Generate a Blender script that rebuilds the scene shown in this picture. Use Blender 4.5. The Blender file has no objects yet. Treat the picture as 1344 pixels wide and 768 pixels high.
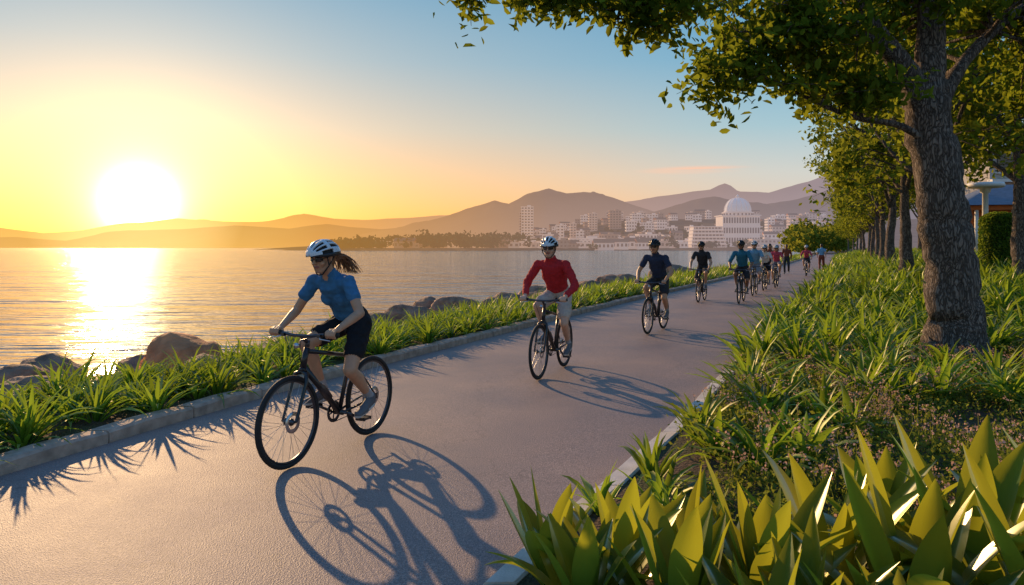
import bpy, math, random, time
import numpy as np
from mathutils import Vector, Matrix, noise
T0=time.time()
rng=np.random.default_rng(7); random.seed(7)
scene=bpy.context.scene
F=933.0; CX=672.0; CY=325.0; H=1.65
def ss(a,b,x):
    t=np.clip((np.asarray(x,float)-a)/(b-a),0,1); return t*t*(3-2*t)

# ------------------------------------------------------------------ sun / sky
SAZ=math.atan2(-489,933); SEL=math.radians(3.2)
SUN=Vector((math.sin(SAZ)*math.cos(SEL),math.cos(SAZ)*math.cos(SEL),math.sin(SEL)))
# ------------------------------------------------------------------ node helpers
def newmat(name):
    m=bpy.data.materials.new(name); m.use_nodes=True
    m.node_tree.nodes.clear(); return m,m.node_tree
def nd(nt,t,**kw):
    n=nt.nodes.new(t)
    for k,v in kw.items(): setattr(n,k,v)
    return n
def ramp(nt,stops,interp='LINEAR'):
    r=nt.nodes.new('ShaderNodeValToRGB'); r.color_ramp.interpolation=interp
    e=r.color_ramp.elements
    while len(e)>1: e.remove(e[0])
    e[0].position=stops[0][0]; e[0].color=(*stops[0][1],1)
    for p,c in stops[1:]:
        x=e.new(p); x.color=(*c,1)
    return r
def c4(c): return (c[0],c[1],c[2],1)
def pmat(name,col,rough=.6,metal=0.,var=.15,vscale=6,bump=0.,bscale=60,bdist=.01,col2=None,spec=.4,stretch=None):
    m,nt=newmat(name); L=nt.links
    out=nd(nt,'ShaderNodeOutputMaterial'); b=nd(nt,'ShaderNodeBsdfPrincipled')
    b.inputs['Roughness'].default_value=rough; b.inputs['Metallic'].default_value=metal
    b.inputs['Specular IOR Level'].default_value=spec
    tc=nd(nt,'ShaderNodeTexCoord'); src=tc.outputs['Object']
    if stretch:
        mp=nd(nt,'ShaderNodeMapping'); mp.inputs['Scale'].default_value=stretch
        L.new(src,mp.inputs['Vector']); src=mp.outputs[0]
    n=nd(nt,'ShaderNodeTexNoise'); n.inputs['Scale'].default_value=vscale; n.inputs['Detail'].default_value=6
    L.new(src,n.inputs['Vector'])
    c=col2 if col2 else tuple(min(1,x*(1+var)) for x in col)
    d=tuple(x*(1-var) for x in col)
    r=ramp(nt,[(.3,d),(.7,c)]); L.new(n.outputs[0],r.inputs[0]); L.new(r.outputs[0],b.inputs['Base Color'])
    if bump>0:
        n2=nd(nt,'ShaderNodeTexNoise'); n2.inputs['Scale'].default_value=bscale; n2.inputs['Detail'].default_value=5
        L.new(src,n2.inputs['Vector'])
        bp=nd(nt,'ShaderNodeBump'); bp.inputs['Strength'].default_value=bump; bp.inputs['Distance'].default_value=bdist
        L.new(n2.outputs[0],bp.inputs['Height']); L.new(bp.outputs[0],b.inputs['Normal'])
    L.new(b.outputs[0],out.inputs[0]); return m
def leafmat(name,cols,trans=.45,tcol=(.35,.42,.05),rough=.5,cs=.8,gloss=0.,clump=(.5,1.35)):
    m,nt=newmat(name); L=nt.links
    out=nd(nt,'ShaderNodeOutputMaterial')
    g=nd(nt,'ShaderNodeNewGeometry')
    r=ramp(nt,[(i/(len(cols)-1),c) for i,c in enumerate(cols)]); L.new(g.outputs['Random Per Island'],r.inputs[0])
    n=nd(nt,'ShaderNodeTexNoise'); n.inputs['Scale'].default_value=cs; n.inputs['Detail'].default_value=2
    L.new(g.outputs['Position'],n.inputs['Vector'])
    mr=nd(nt,'ShaderNodeMapRange'); mr.inputs[1].default_value=.35; mr.inputs[2].default_value=.65
    mr.inputs[3].default_value=clump[0]; mr.inputs[4].default_value=clump[1]
    L.new(n.outputs[0],mr.inputs[0])
    mul=nd(nt,'ShaderNodeVectorMath',operation='SCALE'); L.new(r.outputs[0],mul.inputs[0]); L.new(mr.outputs[0],mul.inputs['Scale'])
    d=nd(nt,'ShaderNodeBsdfDiffuse'); L.new(mul.outputs[0],d.inputs[0])
    t=nd(nt,'ShaderNodeBsdfTranslucent')
    mx=nd(nt,'ShaderNodeMix',data_type='RGBA'); mx.inputs[0].default_value=.65
    mx.inputs[7].default_value=c4(tcol); L.new(mul.outputs[0],mx.inputs[6]); L.new(mx.outputs[2],t.inputs[0])
    a=nd(nt,'ShaderNodeMixShader'); a.inputs[0].default_value=trans; L.new(d.outputs[0],a.inputs[1]); L.new(t.outputs[0],a.inputs[2])
    if gloss>0:
        gl=nd(nt,'ShaderNodeBsdfGlossy'); gl.inputs['Roughness'].default_value=rough; gl.inputs[0].default_value=(.8,.8,.6,1)
        fr=nd(nt,'ShaderNodeLayerWeight'); fr.inputs[0].default_value=.25
        ml=nd(nt,'ShaderNodeMath',operation='MULTIPLY'); ml.inputs[1].default_value=gloss*2.5; L.new(fr.outputs['Fresnel'],ml.inputs[0])
        b=nd(nt,'ShaderNodeMixShader'); L.new(ml.outputs[0],b.inputs[0]); L.new(a.outputs[0],b.inputs[1]); L.new(gl.outputs[0],b.inputs[2]); a=b
    L.new(a.outputs[0],out.inputs[0]); return m
HAZE=[(0,(.35,.31,.37)),(.2,(.41,.33,.36)),(.72,(.52,.33,.25)),(.88,(.74,.38,.15)),(.95,(.94,.45,.10)),(.985,(1.05,.56,.12)),(1,(1.6,1.0,.32))]  # painted haze colours, warmer and brighter towards the sun direction
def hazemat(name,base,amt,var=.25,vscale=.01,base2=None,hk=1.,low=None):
    """distant surfaces: surface colour + air haze and sun glow painted on as emission"""
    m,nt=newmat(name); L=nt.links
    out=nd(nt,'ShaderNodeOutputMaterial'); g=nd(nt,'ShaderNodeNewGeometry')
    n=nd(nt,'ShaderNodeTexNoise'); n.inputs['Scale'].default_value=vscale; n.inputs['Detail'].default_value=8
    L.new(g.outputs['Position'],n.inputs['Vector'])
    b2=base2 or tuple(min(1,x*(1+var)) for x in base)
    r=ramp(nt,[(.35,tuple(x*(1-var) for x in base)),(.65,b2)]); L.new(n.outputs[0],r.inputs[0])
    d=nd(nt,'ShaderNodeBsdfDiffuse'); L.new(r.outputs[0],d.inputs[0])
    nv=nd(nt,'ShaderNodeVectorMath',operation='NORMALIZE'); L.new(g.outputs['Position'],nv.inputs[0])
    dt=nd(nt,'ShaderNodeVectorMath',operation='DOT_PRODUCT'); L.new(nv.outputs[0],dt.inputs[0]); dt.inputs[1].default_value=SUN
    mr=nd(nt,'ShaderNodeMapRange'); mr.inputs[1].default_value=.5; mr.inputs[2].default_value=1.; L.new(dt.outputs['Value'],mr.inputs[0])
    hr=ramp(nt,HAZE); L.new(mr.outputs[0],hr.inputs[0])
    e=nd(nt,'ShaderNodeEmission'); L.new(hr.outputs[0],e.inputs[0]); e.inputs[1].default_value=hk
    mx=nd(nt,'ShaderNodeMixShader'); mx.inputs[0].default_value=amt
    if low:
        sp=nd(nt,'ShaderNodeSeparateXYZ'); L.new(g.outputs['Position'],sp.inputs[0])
        lr=nd(nt,'ShaderNodeMapRange'); lr.inputs[1].default_value=0; lr.inputs[2].default_value=low; lr.inputs[3].default_value=hk*1.25; lr.inputs[4].default_value=hk*.9  # painted haze glow is stronger near the ground
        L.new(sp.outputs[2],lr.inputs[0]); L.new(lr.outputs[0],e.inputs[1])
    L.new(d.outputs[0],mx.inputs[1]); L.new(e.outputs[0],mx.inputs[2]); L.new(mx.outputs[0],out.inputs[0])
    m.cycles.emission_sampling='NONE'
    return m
# ------------------------------------------------------------------ mesh helpers
def link(o,parent=None):
    scene.collection.objects.link(o)
    if parent: o.parent=parent
    return o
def empty(name,loc=(0,0,0),rz=0,sc=1):
    o=bpy.data.objects.new(name,None); o.location=loc; o.rotation_euler=(0,0,rz); o.scale=(sc,)*3
    o.empty_display_size=.2
    return link(o)
def qmesh(name,V,Q,mats,mi=None,smooth=True):
    me=bpy.data.meshes.new(name); V=np.asarray(V,np.float32); Q=np.asarray(Q,np.int32)
    me.vertices.add(len(V)); me.vertices.foreach_set('co',V.ravel())
    k=Q.shape[1]
    me.loops.add(Q.size); me.loops.foreach_set('vertex_index',Q.ravel())
    me.polygons.add(len(Q)); me.polygons.foreach_set('loop_start',np.arange(0,Q.size,k,dtype=np.int32))
    me.polygons.foreach_set('loop_total',np.full(len(Q),k,np.int32))
    if mi is not None: me.polygons.foreach_set('material_index',np.asarray(mi,np.int32))
    me.polygons.foreach_set('use_smooth',np.full(len(Q),smooth,bool))
    for m in mats: me.materials.append(m)
    me.update(calc_edges=True); me.validate()
    return me
def qobj(name,V,Q,mats,mi=None,smooth=True,parent=None):
    return link(bpy.data.objects.new(name,qmesh(name,V,Q,mats,mi,smooth)),parent)
class MB:
    def __init__(s): s.v=[]; s.f=[]; s.m=[]; s.sm=[]
    def add(s,v,f,m=0,smooth=True):
        o=len(s.v); s.v+= [tuple(x) for x in v]; s.f+=[tuple(i+o for i in q) for q in f]
        s.m+=[m]*len(f); s.sm+=[smooth]*len(f)
    def box(s,c,size,m=0,rot=None,smooth=False):
        hx,hy,hz=[x/2 for x in size]; v=[Vector((x,y,z)) for x in(-hx,hx) for y in(-hy,hy) for z in(-hz,hz)]
        if rot is not None: v=[rot@p for p in v]
        v=[p+Vector(c) for p in v]
        s.add(v,[(0,1,3,2),(4,6,7,5),(0,4,5,1),(2,3,7,6),(0,2,6,4),(1,5,7,3)],m,smooth)
    def tube(s,pts,rad,n=8,m=0,cap=True,smooth=True,closed=False,rough=0.):
        pts=[Vector(p) for p in pts]; k=len(pts)
        if not hasattr(rad,'__len__'): rad=[rad]*k
        vs=[]; prev=None
        for i,p in enumerate(pts):
            if closed: t=pts[(i+1)%k]-pts[i-1]
            else: t=pts[min(i+1,k-1)]-pts[max(i-1,0)]
            if t.length<1e-9: t=Vector((0,0,1))
            t.normalize()
            if prev is None:
                a=Vector((0,0,1)) if abs(t.z)<.9 else Vector((1,0,0)); u=t.cross(a).normalized()
            else: u=(prev-t*prev.dot(t)); u=u.normalized() if u.length>1e-6 else t.orthogonal().normalized()
            prev=u; w=t.cross(u)
            for j in range(n):
                a=2*math.pi*j/n; q=(u*math.cos(a)+w*math.sin(a))
                rr=rad[i]
                if rough>0:
                    e=p+q*rr; rr*=1+rough*(noise.noise(Vector((e.x*3.2,e.y*3.2,e.z*1.3)))+.5*noise.noise(Vector((e.x*9,e.y*9,e.z*3))))
                vs.append(p+q*rr)
        f=[]
        for i in range(k if closed else k-1):
            i2=(i+1)%k
            for j in range(n):
                f.append((i*n+j,i*n+(j+1)%n,i2*n+(j+1)%n,i2*n+j))
        if cap and not closed:
            f.append(tuple(range(n-1,-1,-1))); f.append(tuple((k-1)*n+j for j in range(n)))
        s.add(vs,f,m,smooth)
    def lathe(s,c,axis,prof,n=16,m=0,smooth=True):
        ax=Vector(axis).normalized(); c=Vector(c)
        u=ax.orthogonal().normalized(); w=ax.cross(u); vs=[]
        for h,r in prof:
            for j in range(n):
                a=2*math.pi*j/n; vs.append(c+ax*h+(u*math.cos(a)+w*math.sin(a))*max(r,1e-4))
        f=[(i*n+j,i*n+(j+1)%n,(i+1)*n+(j+1)%n,(i+1)*n+j) for i in range(len(prof)-1) for j in range(n)]
        s.add(vs,f,m,smooth)
    def sphere(s,c,r,m=0,n=10,sc=(1,1,1)):
        vs=[];f=[];c=Vector(c)
        for i in range(n+1):
            th=math.pi*i/n
            for j in range(2*n):
                ph=math.pi*j/n; vs.append(c+Vector((r*sc[0]*max(math.sin(th),1e-4)*math.cos(ph),r*sc[1]*max(math.sin(th),1e-4)*math.sin(ph),r*sc[2]*math.cos(th))))
        for i in range(n):
            for j in range(2*n):
                f.append((i*2*n+j,(i+1)*2*n+j,(i+1)*2*n+(j+1)%(2*n),i*2*n+(j+1)%(2*n)))
        s.add(vs,f,m,True)
    def mesh(s,name,mats):
        me=bpy.data.meshes.new(name); me.from_pydata(s.v,[],s.f)
        for m in mats: me.materials.append(m)
        me.polygons.foreach_set('material_index',s.m); me.polygons.foreach_set('use_smooth',s.sm); me.update(); return me
    def obj(s,name,mats,parent=None):
        return link(bpy.data.objects.new(name,s.mesh(name,mats)),parent)

# ------------------------------------------------------------------ path layout
yy=np.arange(-40,2200,.5)
LY=[-40,-5,0,5.13,7.81,10.3,17.1,22.6,34.2,61,100,160,2200]; LX=[-17,-7.2,-5.4,-3.70,-2.78,-1.67,1.43,4.05,9.8,22.8,41,68.4,1000]
RY=[-40,-5,0,3.475,4.74,6.04,9.93,20.5,34.2,61,100,160,2200]; RX=[-12.6,-3.5,-1.7,-.12,.55,1.25,3.06,8.2,14.6,27.5,45.6,73,1005]
ker=np.hanning(11); ker/=ker.sum()
def smo(a):
    p=np.concatenate([a[0]+(a[0]-a[5:0:-1])*1.0,a,a[-1]+(a[-1]-a[-2:-7:-1])]); return np.convolve(p,ker,'valid')
XL=smo(np.interp(yy,LY,LX)); XR=smo(np.interp(yy,RY,RX))
xl=lambda y: np.interp(y,yy,XL); xr=lambda y: np.interp(y,yy,XR)
def zg(x,y):
    x=np.asarray(x,float); y=np.asarray(y,float)
    oL=xl(y)-x; oR=x-xr(y)
    z=np.full(np.broadcast(x,y).shape,-.03)
    bump=.04*np.sin(x*1.7+y*.6)+.03*np.sin(x*.8-y*1.3+1)
    z=np.where(oL>.02,.08-1.75*ss(1.5,6.8,oL)+bump*ss(.5,2,oL),z)
    z=np.where(oR>.02,.03+.85*ss(.8,4.8,oR)*ss(11,24,y)+bump*ss(.5,2,oR)+.6*ss(12,40,oR),z)
    return z

# ------------------------------------------------------------------ materials
m,nt=newmat('soil_ground'); L=nt.links
out=nd(nt,'ShaderNodeOutputMaterial'); b=nd(nt,'ShaderNodeBsdfPrincipled'); b.inputs['Roughness'].default_value=.95
g=nd(nt,'ShaderNodeNewGeometry')
n1=nd(nt,'ShaderNodeTexNoise'); n1.inputs['Scale'].default_value=.9; n1.inputs['Detail'].default_value=5
n2=nd(nt,'ShaderNodeTexNoise'); n2.inputs['Scale'].default_value=38; n2.inputs['Detail'].default_value=8
L.new(g.outputs['Position'],n1.inputs[0]); L.new(g.outputs['Position'],n2.inputs[0])
r1=ramp(nt,[(.35,(.035,.022,.012)),(.5,(.08,.045,.022)),(.68,(.15,.085,.045))]); r2=ramp(nt,[(.4,(.02,.035,.008)),(.7,(.07,.10,.02))])
L.new(n2.outputs[0],r1.inputs[0]); L.new(n2.outputs[0],r2.inputs[0])
mx=nd(nt,'ShaderNodeMix',data_type='RGBA'); mr=nd(nt,'ShaderNodeMapRange'); mr.inputs[1].default_value=.45; mr.inputs[2].default_value=.6
L.new(n1.outputs[0],mr.inputs[0]); L.new(mr.outputs[0],mx.inputs[0]); L.new(r1.outputs[0],mx.inputs[6]); L.new(r2.outputs[0],mx.inputs[7])
L.new(mx.outputs[2],b.inputs['Base Color'])
bp=nd(nt,'ShaderNodeBump'); bp.inputs['Strength'].default_value=.9; bp.inputs['Distance'].default_value=.05
L.new(n2.outputs[0],bp.inputs['Height']); L.new(bp.outputs[0],b.inputs['Normal']); L.new(b.outputs[0],out.inputs[0]); M_ground=m

m,nt=newmat('path_asphalt'); L=nt.links
out=nd(nt,'ShaderNodeOutputMaterial'); b=nd(nt,'ShaderNodeBsdfPrincipled'); b.inputs['Specular IOR Level'].default_value=.4
g=nd(nt,'ShaderNodeNewGeometry'); pos=g.outputs['Position']
vo=nd(nt,'ShaderNodeTexVoronoi'); vo.inputs['Scale'].default_value=120; L.new(pos,vo.inputs['Vector'])
nf=nd(nt,'ShaderNodeTexNoise'); nf.inputs['Scale'].default_value=110; nf.inputs['Detail'].default_value=4; L.new(pos,nf.inputs['Vector'])
nb=nd(nt,'ShaderNodeTexNoise'); nb.inputs['Scale'].default_value=.55; nb.inputs['Detail'].default_value=8; nb.inputs['Roughness'].default_value=.62; L.new(pos,nb.inputs['Vector'])
rr=ramp(nt,[(.3,(.13,.105,.10)),(.5,(.24,.19,.175)),(.72,(.44,.34,.30))]); L.new(nf.outputs[0],rr.inputs[0])
rb=ramp(nt,[(.32,(.72,.73,.79)),(.68,(1.24,1.13,1.03))]); L.new(nb.outputs[0],rb.inputs[0])
mu=nd(nt,'ShaderNodeMix',data_type='RGBA',blend_type='MULTIPLY'); mu.inputs[0].default_value=1; L.new(rr.outputs[0],mu.inputs[6]); L.new(rb.outputs[0],mu.inputs[7])
vc=nd(nt,'ShaderNodeTexVoronoi',feature='DISTANCE_TO_EDGE'); vc.inputs['Scale'].default_value=.32
nw=nd(nt,'ShaderNodeTexNoise'); nw.inputs['Scale'].default_value=1.6; nw.inputs['Detail'].default_value=6; L.new(pos,nw.inputs['Vector'])
av=nd(nt,'ShaderNodeVectorMath',operation='ADD'); L.new(pos,av.inputs[0]); L.new(nw.outputs['Color'],av.inputs[1]); L.new(av.outputs[0],vc.inputs['Vector'])
cr=ramp(nt,[(0,(.55,.55,.56)),(.0035,(1,1,1))]); L.new(vc.outputs['Distance'],cr.inputs[0])
m2=nd(nt,'ShaderNodeMix',data_type='RGBA',blend_type='MULTIPLY'); m2.inputs[0].default_value=.5; L.new(mu.outputs[2],m2.inputs[6]); L.new(cr.outputs[0],m2.inputs[7])
L.new(m2.outputs[2],b.inputs['Base Color'])
rg=nd(nt,'ShaderNodeMapRange'); rg.inputs[3].default_value=.48; rg.inputs[4].default_value=.78; L.new(nb.outputs[0],rg.inputs[0]); L.new(rg.outputs[0],b.inputs['Roughness'])
bp=nd(nt,'ShaderNodeBump'); bp.inputs['Strength'].default_value=.45; bp.inputs['Distance'].default_value=.005
L.new(vo.outputs['Distance'],bp.inputs['Height']); L.new(bp.outputs[0],b.inputs['Normal']); L.new(b.outputs[0],out.inputs[0]); M_path=m

# bark
m,nt=newmat('bark'); L=nt.links
out=nd(nt,'ShaderNodeOutputMaterial'); b=nd(nt,'ShaderNodeBsdfPrincipled'); b.inputs['Roughness'].default_value=.92; b.inputs['Specular IOR Level'].default_value=.2
tc=nd(nt,'ShaderNodeTexCoord'); mp=nd(nt,'ShaderNodeMapping'); mp.inputs['Scale'].default_value=(1,1,.24); L.new(tc.outputs['Object'],mp.inputs[0])
nw=nd(nt,'ShaderNodeTexNoise'); nw.inputs['Scale'].default_value=7; nw.inputs['Detail'].default_value=6; L.new(mp.outputs[0],nw.inputs[0])
sc0=nd(nt,'ShaderNodeVectorMath',operation='SCALE'); sc0.inputs['Scale'].default_value=.30; L.new(nw.outputs['Color'],sc0.inputs[0])
av=nd(nt,'ShaderNodeVectorMath',operation='ADD'); L.new(mp.outputs[0],av.inputs[0]); L.new(sc0.outputs[0],av.inputs[1])
vo=nd(nt,'ShaderNodeTexVoronoi',feature='DISTANCE_TO_EDGE'); vo.inputs['Scale'].default_value=22; L.new(av.outputs[0],vo.inputs['Vector'])
vr=nd(nt,'ShaderNodeMapRange'); vr.inputs[1].default_value=0; vr.inputs[2].default_value=.2; L.new(vo.outputs['Distance'],vr.inputs[0])
nz=nd(nt,'ShaderNodeTexNoise'); nz.inputs['Scale'].default_value=24; nz.inputs['Detail'].default_value=8; nz.inputs['Roughness'].default_value=.7; L.new(mp.outputs[0],nz.inputs[0])
hh_=nd(nt,'ShaderNodeMath',operation='MULTIPLY_ADD'); hh_.inputs[1].default_value=1.5; L.new(nz.outputs[0],hh_.inputs[0]); L.new(vr.outputs[0],hh_.inputs[2])
cr=ramp(nt,[(.22,(.05,.038,.03)),(.55,(.15,.12,.10)),(.9,(.34,.28,.235))])
hm=nd(nt,'ShaderNodeMath',operation='MULTIPLY'); hm.inputs[1].default_value=.43; L.new(hh_.outputs[0],hm.inputs[0]); L.new(hm.outputs[0],cr.inputs[0]); L.new(cr.outputs[0],b.inputs['Base Color'])
bp=nd(nt,'ShaderNodeBump'); bp.inputs['Strength'].default_value=.9; bp.inputs['Distance'].default_value=.03; L.new(hh_.outputs[0],bp.inputs['Height']); L.new(bp.outputs[0],b.inputs['Normal']); L.new(b.outputs[0],out.inputs[0]); M_bark=m

M_kerb=pmat('kerb_stone',(.42,.31,.24),.85,var=.3,vscale=9,bump=.5,bscale=70)
M_edge=pmat('edge_concrete',(.60,.54,.47),.85,var=.18,vscale=7,bump=.4,bscale=90)
M_rock=pmat('shore_rock',(.29,.17,.11),.85,var=.5,vscale=3.5,bump=.9,bscale=9,bdist=.06)
M_rockr=pmat('red_rock',(.55,.21,.085),.85,var=.35,vscale=3.5,bump=.9,bscale=9,bdist=.05)
M_leaf1=leafmat('tree_leaf',[(.02,.05,.008),(.04,.085,.012),(.07,.13,.016),(.12,.18,.025)],trans=.5,tcol=(.42,.47,.03),cs=1.1)
M_leaf2=leafmat('row_tree_leaf',[(.025,.06,.010),(.045,.10,.014),(.08,.145,.02),(.13,.19,.03)],trans=.5,tcol=(.42,.45,.035),cs=.5)
M_tuft=leafmat('strap_leaf',[(.022,.08,.012),(.035,.115,.015),(.06,.165,.02),(.10,.22,.028),(.18,.27,.04)],trans=.5,tcol=(.46,.60,.035),cs=1.3,gloss=.05,clump=(.45,1.45))
M_big=leafmat('broad_leaf',[(.022,.085,.012),(.035,.11,.016),(.06,.14,.02)],trans=.48,tcol=(.72,.70,.04),cs=2.5,gloss=.12,rough=.32,clump=(.6,1.3))
M_scrub=leafmat('ground_cover_leaf',[(.04,.08,.015),(.08,.13,.022),(.14,.19,.035),(.17,.14,.05)],trans=.48,tcol=(.42,.46,.06),cs=1.5)
M_flower=leafmat('dry_flower',[(.50,.28,.22),(.62,.38,.30),(.42,.24,.15)],trans=.4,tcol=(.8,.5,.38),cs=1.5)
M_hedge=leafmat('hedge_leaf',[(.05,.11,.018),(.08,.16,.025),(.13,.21,.035)],trans=.4,tcol=(.4,.5,.05),cs=3)

# ------------------------------------------------------------------ ground sheet
ys=np.unique(np.concatenate([np.arange(-30,0,2),np.arange(0,30,.35),np.arange(30,80,1),np.arange(80,200,5),np.arange(200,640,20),[700,900,1400,2100]]))
offL=[9,7.5,6,5.2,4.4,3.7,3,2.4,1.8,1.4,.9,.5,.16,.05]; offR=[.05,.16,.5,.9,1.4,2,2.6,3.2,3.9,4.6,5.5,7,9,12,16,22,30,45,80,200,700,3000]
cols=[]
for o in offL: cols.append(xl(ys)-o)
for t in (0,.25,.5,.75,1): cols.append(xl(ys)*(1-t)+xr(ys)*t)
for o in offR: cols.append(xr(ys)+o)
GX=np.array(cols).T; GY=np.repeat(ys[:,None],GX.shape[1],1); GZ=zg(GX,GY)
GZ[:,0]=-2.6
V=np.stack([GX,GY,GZ],-1).reshape(-1,3); ny,nx=GX.shape
I=np.arange(ny*nx).reshape(ny,nx); Q=np.stack([I[:-1,:-1],I[:-1,1:],I[1:,1:],I[1:,:-1]],-1).reshape(-1,4)
qobj('ground',V,Q,[M_ground])
yp=np.concatenate([np.arange(-30,80,.5),np.arange(80,400,5)])
t=np.linspace(0,1,9)
PX=xl(yp)[:,None]*(1-t)+xr(yp)[:,None]*t; PZ=.012*np.sin(np.pi*t)[None,:]+0*PX
V=np.stack([PX,np.repeat(yp[:,None],9,1),PZ],-1).reshape(-1,3); I=np.arange(len(yp)*9).reshape(-1,9)
Q=np.stack([I[:-1,:-1],I[:-1,1:],I[1:,1:],I[1:,:-1]],-1).reshape(-1,4)
qobj('bike_path',V,Q,[M_path])
def kerb(name,fx,o0,o1,h,blk,ch,mat,sgn,y1=150):
    mb=MB(); y=-12.
    while y<y1:
        ya,yb=y+.010,y+blk-.010; k=3
        prof=[(o0,-.05),(o0,h-ch),(o0+ch,h),(o1-ch,h),(o1,h-ch),(o1,-.05)]
        dz=random.uniform(-.006,.006); dx=random.uniform(-.008,.008)
        vs=[]
        for i in range(k):
            yv=ya+(yb-ya)*i/(k-1); x0=float(fx(yv))
            e=.014 if i in(0,k-1) else 0
            for (o,z) in prof: vs.append((x0+sgn*o+dx,yv,z+dz-(e if z>0 else 0)))
        n=6; f=[]
        for i in range(k-1):
            for j in range(n-1): f.append((i*n+j,(i+1)*n+j,(i+1)*n+j+1,i*n+j+1))
        f.append(tuple(range(n))); f.append(tuple((k-1)*n+j for j in range(n-1,-1,-1)))
        mb.add(vs,f,0,False); y+=blk
    return mb.obj(name,[mat])
kerb('kerb',xl,.0,.21,.12,.9,.022,M_kerb,-1)
kerb('path_edging',xr,-.01,.15,.055,1.4,.012,M_edge,1)

# ------------------------------------------------------------------ water
m,nt=newmat('sea_water'); L=nt.links
out=nd(nt,'ShaderNodeOutputMaterial'); b=nd(nt,'ShaderNodeBsdfPrincipled')
b.inputs['Base Color'].default_value=(.05,.085,.115,1); b.inputs['Roughness'].default_value=.08; b.inputs['IOR'].default_value=1.38; b.inputs['Specular IOR Level'].default_value=.6
g=nd(nt,'ShaderNodeNewGeometry')
def wav(sx,sy,sc,det,rot=0):
    mp=nd(nt,'ShaderNodeMapping'); mp.inputs['Scale'].default_value=(sx,sy,1); mp.inputs['Rotation'].default_value=(0,0,rot); L.new(g.outputs['Position'],mp.inputs[0])
    n=nd(nt,'ShaderNodeTexNoise'); n.inputs['Scale'].default_value=sc; n.inputs['Detail'].default_value=det; L.new(mp.outputs[0],n.inputs['Vector']); return n.outputs[0]
w1=wav(.12,.55,1,3,.12); w2=wav(.6,2.2,1,4,-.1); w3=wav(.025,.14,1,2,.2)
a1=nd(nt,'ShaderNodeMath',operation='MULTIPLY_ADD'); a1.inputs[1].default_value=.30; L.new(w2,a1.inputs[0]); L.new(w1,a1.inputs[2])
a2=nd(nt,'ShaderNodeMath',operation='MULTIPLY_ADD'); a2.inputs[1].default_value=1.6; L.new(w3,a2.inputs[0]); L.new(a1.outputs[0],a2.inputs[2])
bp=nd(nt,'ShaderNodeBump'); bp.inputs['Strength'].default_value=.75; bp.inputs['Distance'].default_value=.45
L.new(a2.outputs[0],bp.inputs['Height']); L.new(bp.outputs[0],b.inputs['Normal']); L.new(b.outputs[0],out.inputs[0])
WZ=-.95
qobj('sea_water',[(-9000,-300,WZ),(3000,-300,WZ),(3000,9000,WZ),(-9000,9000,WZ)],[(0,1,2,3)],[m],smooth=False)

# ------------------------------------------------------------------ hills
def ridge(name,Y,depth,tab,mat,seed,rough=.16,nx=300,ny=24):
    px=np.array([a for a,_ in tab],float); py=np.array([b_ for _,b_ in tab],float)
    pxs=np.linspace(px[0],px[-1],nx); X=(pxs-CX)/F*Y; Hh=H+(CY-np.interp(pxs,px,py))/F*Y
    V=np.zeros((ny,nx,3))
    for j in range(ny):
        v=j/(ny-1)
        prof=(math.sin(min(v/.55,1)*math.pi/2)**1.3) if v<.55 else math.cos((v-.55)/.45*math.pi/2)**.8
        yv=Y-depth*.55+v*depth
        for i in range(nx):
            n=noise.fractal(Vector((X[i]/Y*13+seed,v*1.6*depth/900,seed*1.7)),.9,2.1,6)
            h=max(Hh[i],3)*prof
            z=h*(1+rough*n*(1.1 if abs(v-.55)>.08 else .28))
            V[j,i]=(X[i]*(yv/Y*.5+.5),yv,z-2.5 if v in(0,1) else z-1.5*(1-prof))
    I=np.arange(ny*nx).reshape(ny,nx); Q=np.stack([I[:-1,:-1],I[:-1,1:],I[1:,1:],I[1:,:-1]],-1).reshape(-1,4)
    return qobj(name,V.reshape(-1,3),Q,[mat])
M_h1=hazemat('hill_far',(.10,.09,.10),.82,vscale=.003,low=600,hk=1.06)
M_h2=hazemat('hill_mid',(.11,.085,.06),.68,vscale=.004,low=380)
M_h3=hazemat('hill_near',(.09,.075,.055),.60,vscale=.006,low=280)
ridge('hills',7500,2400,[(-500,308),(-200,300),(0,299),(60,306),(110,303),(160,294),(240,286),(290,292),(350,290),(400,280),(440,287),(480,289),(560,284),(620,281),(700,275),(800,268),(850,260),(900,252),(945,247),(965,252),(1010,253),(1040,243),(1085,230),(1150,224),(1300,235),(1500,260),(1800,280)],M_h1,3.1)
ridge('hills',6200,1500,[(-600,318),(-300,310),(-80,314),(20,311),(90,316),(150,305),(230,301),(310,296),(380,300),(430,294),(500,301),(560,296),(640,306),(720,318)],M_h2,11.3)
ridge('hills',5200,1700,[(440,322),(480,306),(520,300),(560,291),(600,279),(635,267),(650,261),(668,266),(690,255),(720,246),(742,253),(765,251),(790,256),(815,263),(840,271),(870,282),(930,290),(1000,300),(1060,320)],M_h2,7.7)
ridge('hills',4000,1400,[(760,322),(820,290),(870,276),(905,264),(935,258),(960,263),(1000,268),(1040,262),(1090,251),(1150,240),(1300,250),(1500,270)],M_h3,5.3)

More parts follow.
